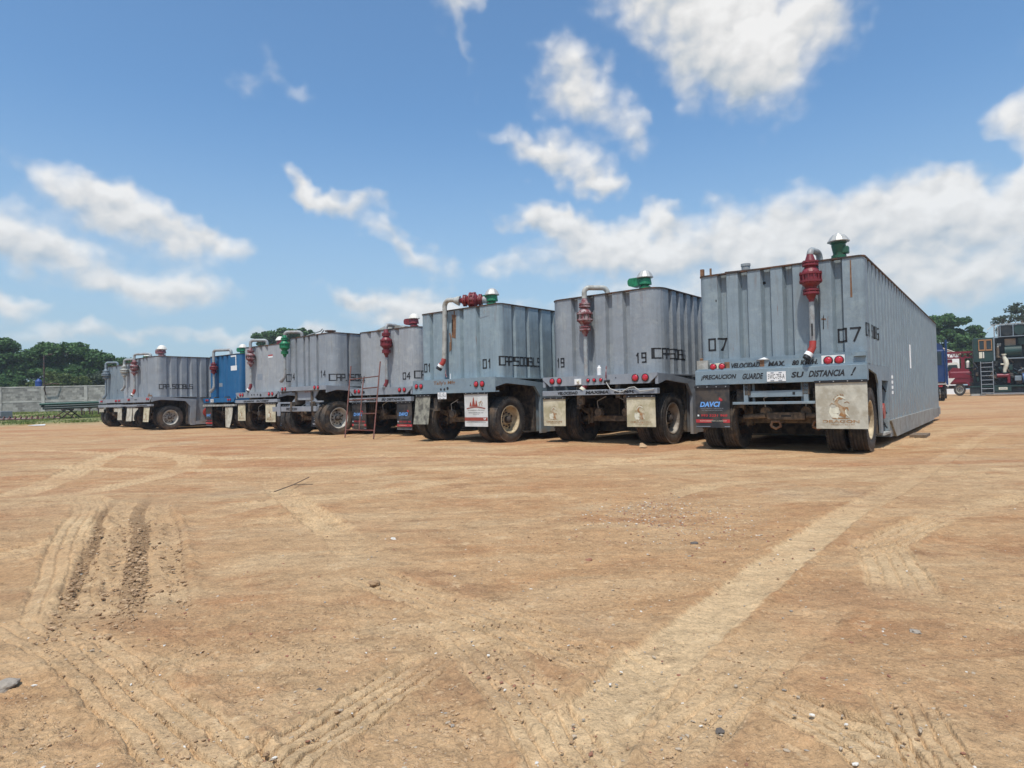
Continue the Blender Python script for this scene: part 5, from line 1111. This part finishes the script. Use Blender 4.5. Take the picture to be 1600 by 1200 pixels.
def tree(x, y, z0, blobs, mat, label, cat='tree', leaf=.22, dens=260, trunk=None, seed=1, group='trees beyond the yard'):
    """blobs: (dx, dy, dz, rx, ry, rz)"""
    t = thing('tree', label, cat, (x, y, z0), 0, group); g = np.random.default_rng(seed)
    pts = []
    for (dx, dy, dz, rx, ry, rz) in blobs:
        # each blob breaks into clumps with gaps between them
        nc_ = max(6, int(7 + rx * ry * 2.2))
        for k in range(nc_):
            v = g.normal(size=3); v /= np.linalg.norm(v); v = v * g.uniform(.45, 1.0) ** .6; cr = g.uniform(.20, .42) * min(rx, 3.0)
            cc_ = np.array([dx, dy, dz]) + v * np.array([rx, ry, rz]); nn = int(dens * cr ** 1.5 * 1.25) + 8
            w = g.normal(size=(nn, 3)); w /= np.linalg.norm(w, axis=1)[:, None]; w *= (g.random((nn, 1)) ** .45) * cr; w[:, 2] *= .55
            pts.append(cc_ + w)
    Pn = np.concatenate(pts); n = len(Pn); s = leaf * .72 * g.uniform(.35, 1.5, (n, 1)); a = g.normal(size=(n, 3)); a[:, 2] *= .45; a /= np.linalg.norm(a, axis=1)[:, None]
    b_ = np.cross(a, g.normal(size=(n, 3))); b_ /= np.linalg.norm(b_, axis=1)[:, None]
    V_ = np.stack([Pn - a * s, Pn + b_ * s * .55, Pn + a * s, Pn - b_ * s * .55], 1).reshape(-1, 3); F_ = np.arange(n * 4).reshape(-1, 4)
    me = bpy.data.meshes.new('crown'); me.from_pydata(V_.tolist(), [], F_.tolist()); me.materials.append(M[mat]); me.update()
    o = bpy.data.objects.new('crown', me); C.objects.link(o); o.parent = t
    q = MB(); tz = min(b__[2] for b__ in blobs); tr_ = trunk or .28
    fork = Vector((0, 0, max(1.2, tz * .55))); q.tube([(0, 0, -.3), (.05, 0, fork.z * .5), tuple(fork)], [tr_ * 1.2, tr_, tr_ * .85], 'bark', 8); rs = random.Random(seed)
    for (dx, dy, dz, rx, ry, rz) in blobs:
        e = Vector((dx, dy, dz)); mid = (fork + e) / 2 + Vector((dx * .15, 0, -.2 * abs(dz - fork.z) * .5)); q.tube([tuple(fork), tuple(mid), tuple(e)], [tr_ * .55, tr_ * .35, tr_ * .14], 'bark', 6, False)
        for k in range(4):
            v = Vector((rs.uniform(-1, 1) * rx, rs.uniform(-1, 1) * ry, rs.uniform(-.3, .8) * rz)) * .8; q.tube([tuple(mid.lerp(e, .5)), tuple(e + v)], [tr_ * .18, .03], 'bark', 5, False)
    q.build('trunk', t); return t
# left trees behind the wall (umbrella crowns in layers)
tree(-60.5, 74, .6, [(0, 0, 7.6, 4.2, 3, 1.1), (-3.2, 1, 5.6, 3.5, 3, 1.2), (3.4, 0, 5.9, 3.2, 3, 1.1), (.5, -1, 3.9, 4.8, 3, 1.5), (-4, -1, 3.3, 3, 3, 1.3)], 'leaf_a', 'broad dark green tree at the far left behind the wall, tallest of the left group', leaf=.26, dens=240, seed=11)
tree(-51.8, 75, .6, [(0, 0, 6.9, 3.3, 3, .95), (3.1, .5, 5.9, 2.4, 2.5, .9), (-3.2, 0, 5.6, 2.6, 2.6, 1.0), (.5, -1, 4.2, 3.6, 3, 1.1), (-1.5, -1.4, 2.6, 3.6, 2.6, 1.2)], 'leaf_a', 'umbrella shaped green tree behind the wall right of the tallest left one', leaf=.26, dens=230, seed=12)
tree(-47.6, 78, .6, [(0, 0, 5.4, 3.0, 2.5, .8), (2.4, 0, 4.5, 2.2, 2.3, .9), (-1.5, -1, 3.4, 3, 2.6, 1.2), (1, -1, 2.5, 3.4, 2.6, 1.2)], 'leaf_a', 'lower dark green tree behind the wall beside the slate grey trailer', leaf=.26, dens=230, seed=13)
tree(-46.5, 66, .6, [(0, 0, 3.0, 2.4, 1.8, .9), (2.2, 0, 2.7, 1.8, 1.6, .8), (-1.8, 0, 2.5, 1.6, 1.6, .9)], 'leaf_b', 'yellowish olive bush just above the wall top right of the lamp post', leaf=.20, dens=260, trunk=.12, seed=14)
tree(-41.5, 68, .6, [(0, 0, 3.3, 2.4, 2, 1.1), (2.6, 0, 3.8, 2.3, 2, 1.2), (5.0, 0, 3.3, 2, 2, 1.1), (-1.8, 0, 2.6, 1.6, 1.6, .9)], 'leaf_c', 'grey green bushy tree above the wall half hidden by the slate grey trailer', leaf=.20, dens=260, trunk=.15, seed=15)
tree(-56, 66, .6, [(0, 0, 3.2, 3.0, 2, 1.2), (-3.2, 0, 3.6, 2.6, 2, 1.3), (3.2, 0, 2.9, 2.4, 2, 1.1), (5.6, 0, 2.6, 1.8, 2, 1.0)], 'leaf_a', 'low dark green thicket above the wall at the far left, below the tall crowns', leaf=.22, dens=260, trunk=.15, seed=16)
# palm
pl = thing('palm_tree', 'small palm showing above the trees left of the slate grey trailer', 'palm', (-49.8, 78, .6), 0)
q = MB(); q.tube([(0, 0, 0), (.15, 0, 3.5), (.05, 0, 6.3)], [.2, .15, .12], 'bark', 8); q.build('trunk', pl)
q = MB()
for k in range(13):
    a = 2 * PI * k / 13 + .2; L_ = 1.9; pts = [Vector((math.cos(a) * L_ * t, math.sin(a) * L_ * t, 6.3 + .75 * math.sin(t * 2.6) * (1.1 if k % 2 else .8) - .9 * t * t)) for t in [i / 7 for i in range(8)]]
    for i in range(7):
        w0, w1 = .24 * math.sin(PI * (i + .6) / 8.5) + .05, .24 * math.sin(PI * (i + 1.6) / 8.5) + .02; s_ = Vector((-math.sin(a), math.cos(a), 0))
        for sg in (-1, 1): q.add([pts[i], pts[i] + s_ * sg * w0 * 1.3 - Vector((0, 0, w0 * .8)), pts[i + 1] + s_ * sg * w1 * 1.3 - Vector((0, 0, w1 * .8)), pts[i + 1]], [(0, 1, 2, 3)], 'leaf_a')
q.build('fronds', pl)
# tree seen over the trailers in the middle
tree(-37.9, 108, .6, [(0, 0, 12.0, 3.4, 2.5, .75), (3.0, 0, 12.2, 2.0, 2, .6), (-3.0, 0, 11.6, 2.2, 2, .6), (0, 0, 10.4, 4.0, 3, .8)], 'leaf_a', 'flat topped green tree peeping over the roof of the trailer numbered 14', leaf=.26, dens=240, seed=17)
# right hand trees
tree(58.5, 88, .4, [(0.4, 0, 9.6, 2.6, 2.4, 1.1), (-2.8, 0, 9.3, 2.4, 2.4, 1.2), (3.6, 0, 7.7, 2.6, 2.4, 1.2), (-1, -1, 7.0, 3.6, 2.6, 1.4), (2.0, -1, 5.0, 4.6, 2.6, 1.5), (-4.6, 0, 6.0, 2.8, 2.6, 1.7)], 'leaf_a', 'tall bushy dark green tree right of the far end of the trailer numbered 07', leaf=.30, dens=230, trunk=.35, seed=18)
tree(66.3, 92, .4, [(0, 0, 5.6, 2.6, 2.6, 1.4), (-2.4, 0, 4.4, 2.8, 2.6, 1.6), (2.6, 0, 5.6, 2.4, 2.4, 1.6), (1, 0, 3.2, 4.0, 2.6, 1.5)], 'leaf_a', 'lower dark tree between the bushy tree and the thin open tree on the right', leaf=.30, dens=230, seed=19)
tree(61.6, 78, .4, [(0, 0, 10.2, 1.9, 1.6, .50), (-1.8, 0, 8.9, 1.7, 1.5, .40), (2.0, 0, 9.0, 1.9, 1.6, .45), (-1.2, 0, 7.7, 1.8, 1.5, .40), (1.2, 0, 7.6, 2.4, 1.8, .5), (4.2, 0, 8.0, 2.0, 1.6, .5), (3.4, 0, 10.4, 1.3, 1.2, .35)], 'leaf_c', 'thin open tree with sparse layered foliage above the green machine', leaf=.20, dens=120, trunk=.25, seed=20)
tree(68.6, 84, .4, [(0, 0, 7.2, 2.6, 2.2, 1.2), (-2, 0, 5.4, 2.8, 2.2, 1.2), (2.4, 0, 5.6, 2.8, 2.2, 1.4)], 'leaf_a', 'dark tree at the right edge behind the green machine', leaf=.28, dens=220, seed=21)
for k, (x, y) in enumerate(((35, 92), (22, 98), (46, 100))):
    tree(x, y, .4, [(0, 0, 3.0, 3.4, 2.6, 1.6), (3.4, 0, 2.6, 3, 2.6, 1.4), (-3.0, 0, 2.4, 3, 2.6, 1.3)], 'leaf_a', ['dark hedge-like tree hidden behind the far end of trailer 07', 'dark hedge-like tree hidden behind trailer 07, leftmost', 'dark hedge-like tree behind the blue truck'][k], leaf=.32, dens=150, seed=30 + k)
# grass
g = np.random.default_rng(5); n = 110000
x = g.uniform(-62, -14, n); y = g.uniform(37, 57, n); lim = 38.2 + .50 * (x + 30)
k = (y > lim + .2) & (g.random(n) < np.clip(.35 + 2.2 * vnoise(x * .6, y * .6, 21), .05, 1)) & (y < 57.0 + (x + 46) * .07); x, y = x[k], y[k]; n = len(x)
z = zfar(x, y) + .10; hgt = g.uniform(.05, .17, n); a = g.uniform(0, PI, n); w = g.uniform(.02, .05, n)
V_ = np.stack([np.stack([x - np.cos(a) * w, y - np.sin(a) * w, z], 1), np.stack([x + np.cos(a) * w, y + np.sin(a) * w, z], 1), np.stack([x + g.normal(0, .05, n), y + g.normal(0, .05, n), z + hgt], 1)], 1).reshape(-1, 3)
me = bpy.data.meshes.new('grass'); me.from_pydata(V_.tolist(), [], np.arange(n * 3).reshape(-1, 3).tolist()); me.materials.append(M['grass']); me.update(); o = bpy.data.objects.new('grass', me); C.objects.link(o); kind(o, 'stuff'); o['label'] = 'patchy grass on the low bank before the block wall'

# ------------------------------------------------------------------ right background: trucks, oilfield machine, shed
M['truck_blue'] = simple('truck blue paint', (.006, .030, .115), .35, 0, .25, 2, .05, (.03, .05, .10), .4); M['truck_red'] = simple('truck red paint', (.17, .008, .018), .4, 0, .25, 2, .05)
M['rig_green'] = simple('rig green paint', (.006, .036, .030), .6, 0, .5, 2, .1, (.02, .03, .03), .5); M['rig_dark'] = simple('dark machinery', (.012, .018, .020), .6, .2, .6, 4, .3, (.05, .045, .04), .4)
M['orange'] = simple('orange frame paint', (.34, .16, .06), .6, 0, .2, 3, 0); M['glass'] = simple('dark glass', (.02, .03, .035), .08, 0, .2, 2, 0); M['tan'] = simple('tan panel', (.30, .23, .16), .7, 0, .3, 2, 0); M['motor_blue'] = simple('blue motor paint', (.02, .07, .18), .5, 0, .3, 3, 0)
# shed
sh = thing('shed', 'white shed with a shallow roof seen behind the trucks on the right', 'shed', (54.2, 80, .4), -.1)
q = MB(); q.prism([(-3, 0), (1.0, 0), (1.0, 4.9), (-1.6, 5.9), (-3, 5.4)], 0, 6, 'white'); q.build('wall', sh)
q = MB(); q.prism([(-3.1, 5.38), (-1.6, 5.93), (1.1, 4.90), (1.1, 4.98), (-1.6, 6.02), (-3.1, 5.46)], -.2, 6.2, 'capwhite'); q.build('roof', sh)
# blue truck, back end towards us
def dual(t, x, y, R=.52, mat='rim_white'):
    return wheel(t, x, y, 1, mat, False, R)
gz_ = float(zfar(32, 50)) 
bt = thing('blue_truck', 'dark blue truck seen from behind, half hidden by the far end of trailer 07', 'truck', (31.75, 49.6, gz_), -.60)
q = MB(); q.box((-1.2, -.9, 1.25), (1.2, 1.6, 3.75), 'truck_blue', None, .12); q.prism([(-1.15, 3.7), (1.15, 3.7), (1.0, 4.15), (.6, 4.3), (-1.0, 4.3)], -.5, 1.5, 'truck_blue'); q.box((1.2, -.5, 1.9), (1.24, 1.2, 2.1), 'truck_blue'); q.build('cab', bt)
q = MB(); q.box((.55, -.93, 2.6), (.98, -.90, 3.6), 'glass'); q.build('window', bt); q = MB(); q.box((-.98, -.93, 2.6), (-.3, -.90, 3.6), 'glass'); q.build('window', bt)
q = MB(); q.box((-.45, -5.6, .75), (.45, 5, 1.05), 'rim_dark'); q.box((-1.15, -.9, 1.05), (1.15, 4, 1.3), 'rim_dark'); q.build('chassis', bt)
for sx in (-1.05, 1.28): q = MB(); q.tube([(sx, -1.0, 1.1), (sx, -1.0, 4.45)], .07, 'truck_blue' if sx > 0 else 'alu', 10); q.build('exhaust_stack', bt)
for (wx, wy) in ((-1.0, -1.0), (.98, -1.0), (.66, -1.0), (-.66, -1.0), (.98, -2.2), (-1.0, -2.2), (1.05, 3.6), (-1.05, 3.6)): wheel(bt, wx, wy, 1 if wx > 0 else -1, 'rim_white')
for sx in (-1, 1): q = MB(); q.box((sx * .55, -2.95, 1.12), (sx * 1.25, -.4, 1.17), 'capwhite', None, .02); q.build('fender', bt)
for sx in (-.9, .9): q = MB(); q.box((sx - .12, -2.9, .95), (sx + .12, -2.86, 1.08), 'stripe_red'); q.build('tail_lamp', bt)
# red truck
gz_ = float(zfar(41, 60))
rt = thing('red_truck', 'red truck with a lattice boom between the blue truck and the green machine', 'truck', (40.3, 60.0, gz_), -.60); rt.scale = (.82, 1, 1)
q = MB(); q.box((.15, -.1, 1.05), (2.25, 1.6, 2.25), 'truck_red', None, .15); q.prism([(.1, 1.1), (2.35, 1.1), (2.35, 1.5), (2.0, 2.4), (.5, 2.6), (.1, 2.2)], .0, 1.5, 'truck_red'); q.box((.1, -.14, 1.62), (2.3, -.10, 1.70), 'capwhite' if False else 'truck_red'); q.build('hood', rt)
q = MB(); q.prism([(-.2, 1.9), (1.2, 1.9), (1.05, 2.95), (.9, 3.08), (.1, 3.05), (-.1, 2.8)], .1, 1.9, 'capwhite'); q.build('cab', rt)
q = MB(); q.prism([(-.02, 2.25), (1.05, 2.25), (.92, 2.85), (.12, 2.85)], .06, .11, 'glass'); q.build('window', rt)
q = MB(); q.prism([(.0, .75), (.15, 1.05), (.7, 1.62), (.1, 1.62), (-.1, 1.3)], -.16, .1, 'capwhite'); q.prism([(.45, 1.0), (.6, 1.22), (1.7, 1.22), (1.9, .9), (2.1, .9), (1.85, 1.42), (.5, 1.42)], -.15, .3, 'truck_red'); q.build('fender', rt)
q = MB(); q.box((-4, .2, .65), (3.5, 1.3, .95), 'rim_dark'); q.box((1.9, -.1, .7), (2.6, .5, 1.2), 'rim_dark'); q.build('chassis', rt)
wheel(rt, 1.10, .2, 1, 'rim_white', False, .56, .56).matrix_local = Tr(1.10, .1, 0) @ Matrix.Rotation(-PI / 2, 4, 'Z') @ Tr(-1.10, -.2, 0)
q = MB()
for zz, ww in ((4.0, .08), (3.5, .07)): q.box((-1.5, .6, zz - ww), (3.2, .75, zz + ww), 'truck_red')
q.box((-1.5, 1.2, 3.92), (3.2, 1.35, 4.05), 'truck_red')
for k in range(9): a = -1.4 + k * .52; q.tube([(a, .66, 3.5), (a + .26, .66, 4.0)], .035, 'truck_red', 6); q.tube([(a + .26, .66, 4.0), (a + .52, .66, 3.5)], .035, 'truck_red', 6)
q.box((-1.4, .7, 2.7), (.5, .9, 3.4), 'truck_red'); q.box((1.3, .5, 2.3), (1.65, .9, 3.5), 'truck_red'); q.build('boom', rt)
q = MB(); q.lathe([(0, .2), (.5, .22), (.62, .12), (.68, .05)], 'capwhite', 14, Tr(1.95, .7, 2.55)); q.build('air_cleaner', rt)
# green oilfield machine
gm = thing('pump_unit', 'dark green oilfield machine with cabin, ladder and radiator at the right edge', 'machine', (41.35, 58, float(zfar(42, 58)) - .28), -.60); gm.scale = (.82, 1, 1)
q = MB(); q.box((-.35, 0, .0), (.95, 2.5, .43), 'concrete', None, .03); q.build('foundation', gm); q = MB(); q.box((4.7, 0, .05), (7.5, 2.5, .43), 'concrete', None, .03); q.build('foundation', gm)
q = MB(); q.box((-.4, .05, .43), (1.0, 2.6, 1.0), 'rig_dark', None, .02); q.box((-.4, .0, 1.02), (9, 2.7, 1.14), 'rig_green'); q.box((.95, .0, .36), (4.7, 2.6, .5), 'g_dark'); q.box((1.7, .02, .57), (3.2, .3, 1.15), 'rig_green', None, .02); q.box((3.25, .35, .5), (9, 2.5, 1.02), 'rig_dark'); q.box((.95, .35, .5), (3.25, 2.5, 1.02), 'rig_dark'); q.build('skid', gm)
q = MB(); q.box((2.1, .0, .76), (2.85, .018, .98), 'offwhite'); text(q, 'TALFER', 2.17, 2.78, .82, .92, -.004, 'grey_print', 0, .02); q.build('nameplate', gm)
q = MB(); q.box((0, .1, 3.30), (1.9, 2.6, 5.4), 'rig_green', None, .04); q.box((1.78, .05, 3.3), (1.9, .12, 5.35), 'g_dark'); q.box((-.02, .05, 3.28), (1.95, 2.6, 3.36), 'rig_green'); q.build('cabin', gm)
for (a, c) in ((.47, 1.05), (1.09, 1.67)):
    f = MB()
    for (x0, x1, z0, z1) in ((a, c, 5.15, 5.25), (a, c, 4.25, 4.36), (a, a + .08, 4.36, 5.15), (c - .08, c, 4.36, 5.15)): f.box((x0, .04, z0), (x1, .10, z1), 'orange')
    o = f.build('window_frame', gm); f = MB(); f.box((a + .08, .08, 4.36), (c - .08, .095, 5.15), 'glass'); f.build('pane', o)
q = MB(); q.box((.50, .07, 3.6), (.78, .095, 4.15), 'offwhite'); q.build('notice', gm); q = MB(); q.box((.84, .07, 3.6), (.95, .095, 4.15), 'capwhite'); q.build('notice', gm)
ldr = bpy.data.objects.new('ladder', None); C.objects.link(ldr); ldr.parent = gm
q = MB()
for xx in (.60, 1.66): q.tube([(xx, -.25, .35), (xx, -.1, 3.3)], .035, 'g_neutral', 8)
q.build('stile', ldr)
for k in range(8): q = MB(); q.tube([(.60, -.24 + .02 * k, .5 + k * .38), (1.66, -.24 + .02 * k, .5 + k * .38)], .028, 'g_neutral', 6); q.build('rung', ldr)
q = MB(); q.box((0, .9, 1.14), (9, 2.6, 3.3), 'rig_dark'); q.box((1.9, 1.0, 3.3), (9, 2.6, 5.4), 'rig_dark')
rs = random.Random(3)
for k in range(70):
    x_, z_ = rs.uniform(0, 8), rs.uniform(1.2, 3.2); q.tube([(x_, rs.uniform(.3, .9), z_), (x_ + rs.uniform(-.8, .8), rs.uniform(.3, .9), z_ + rs.uniform(-.5, .7))], rs.choice((.03, .05, .08)), rs.choice(('rig_dark', 'rig_green', 'rig_dark', 'g_dark', 'axle')), 6)
for k in range(26): x_, z_ = rs.uniform(0, 8), rs.uniform(1.2, 2.9); q.box((x_, rs.uniform(.2, .6), z_), (x_ + rs.uniform(.15, .6), .9, z_ + rs.uniform(.1, .5)), rs.choice(('rig_dark', 'rig_green', 'under', 'rig_dark')), None, .02)
q.build('engine', gm)
q = MB(); q.lathe([(0, .20), (.12, .20), (.14, .15), (.9, .15), (1.0, .12)], 'axle', 14, Tr(2.15, .5, 3.6)); q.tube([(2.15, .5, 4.5), (2.25, .5, 4.75), (2.45, .5, 4.7)], .14, 'pipe_pale', 12); q.build('exhaust', gm)
q = MB(); q.tube([(2.68, .3, 2.25), (2.70, .3, 2.5), (2.80, .3, 2.75), (2.86, .3, 3.05), (2.80, .3, 3.35), (2.68, .3, 3.6), (2.65, .3, 3.85)], [.15, .17, .20, .24, .22, .17, .15], 'offwhite', 16); q.lathe([(0, .24), (.08, .24)], 'offwhite', 16, Tr(2.66, .3, 3.82)); q.lathe([(0, .24), (.08, .24)], 'rig_green', 16, Tr(2.68, .3, 2.2)); q.tube([(2.7, .25, 3.0), (2.35, .2, 3.0)], .06, 'offwhite', 10); q.build('gooseneck', gm)
q = MB(); q.box((2.3, .2, 5.45), (9, 2.4, 6.45), 'rig_dark', None, .12)
for k in range(6): q.lathe([(0, .46), (.06, .46), (.06, .40)], 'rig_green' if k % 2 else 'rig_dark', 18, Tr(2.95 + k * 1.1, .2, 5.95) @ Matrix.Rotation(PI / 2, 4, 'X'))
for k in range(7): q.box((2.38 + k * 1.1, .08, 5.45), (2.46 + k * 1.1, .2, 6.42), 'g_dark')
q.build('radiator', gm)
q = MB()
for (x0, x1, z0, z1) in ((1.85, 1.95, 5.4, 6.4), (2.18, 2.26, 5.4, 6.4), (1.6, 9, 6.46, 6.54), (1.85, 9, 5.38, 5.45)): q.box((x0, .05, z0), (x1, .14, z1), 'pipe' if z1 != 5.45 else 'g_dark')
q.tube([(1.3, .1, 6.1), (1.9, .1, 6.5)], .03, 'capwhite', 6); q.build('guard_rail', gm)
q = MB(); q.box((2.8, .7, 4.6), (3.75, 1.0, 5.25), 'tan', None, .02); q.tube([(2.75, .75, 4.15), (4.2, .75, 4.15)], .50, 'rig_green', 20); q.box((2.7, .3, 3.45), (9, 1.2, 3.55), 'g_dark'); q.box((3.9, .5, 4.7), (9, .9, 5.3), 'rig_green', None, .03); q.build('fuel_tank', gm)
q = MB(); q.tube([(2.0, .25, 2.0), (3.0, .25, 2.0)], .17, 'truck_red', 12); q.tube([(3.0, .25, 1.35), (3.0, .25, 2.15)], .14, 'truck_red', 12); q.box((2.05, .15, 1.85), (2.5, .35, 2.12), 'red_orange', None, .03); q.build('pump', gm); q = MB(); q.box((4.45, .1, 2.6), (5.6, .4, 2.95), 'truck_red', None, .05); q.tube([(5.6, .2, 2.75), (6.4, .2, 3.0)], .12, 'truck_red', 12); q.build('pump', gm)
q = MB(); q.tube([(4.15, .2, 1.75), (6.2, .2, 1.75)], .42, 'motor_blue', 20); q.lathe([(0, .46), (.1, .46)], 'motor_blue', 20, Tr(4.4, .2, 1.75) @ Matrix.Rotation(PI / 2, 4, 'Y')); q.box((3.5, .1, 1.5), (4.1, .5, 1.95), 'g_dark', None, .05); q.build('motor', gm)
q = MB(); q.add([(3.3, -.3, .42), (3.9, -.35, .42), (3.8, -.1, .5), (3.4, -.05, .52), (3.55, -.2, .62)], [(0, 1, 4), (1, 2, 4), (2, 3, 4), (3, 0, 4)], 'white', True); o = q.build('sack'); o.location = (44.2, 55.9, float(zfar(44, 56)) - 2.66 + 2.3 - .1 + .1); o.location.z = -.35 + float(zfar(44, 56)); o.location.x = 41.0; tag(o, 'white sack dropped on the edge of the green machine near its plate', 'sack')

# ------------------------------------------------------------------ thin haze over the whole yard
hb = MB(); hb.box((-260, -40, -1.0), (260, 240, 32), 'white'); hzo = hb.build('haze'); kind(hzo, 'stuff'); hzo['label'] = 'thin pale haze in the air over the yard'
hm_ = bpy.data.materials.new('haze air'); hm_.use_nodes = True; ht = hm_.node_tree; ht.nodes.clear()
pv = ht.nodes.new('ShaderNodeVolumePrincipled'); pv.inputs['Color'].default_value = (.86, .92, 1, 1); pv.inputs['Density'].default_value = .0007; pv.inputs['Anisotropy'].default_value = .2
mo = ht.nodes.new('ShaderNodeOutputMaterial'); ht.links.new(pv.outputs[0], mo.inputs['Volume']); hzo.data.materials.clear(); hzo.data.materials.append(hm_)
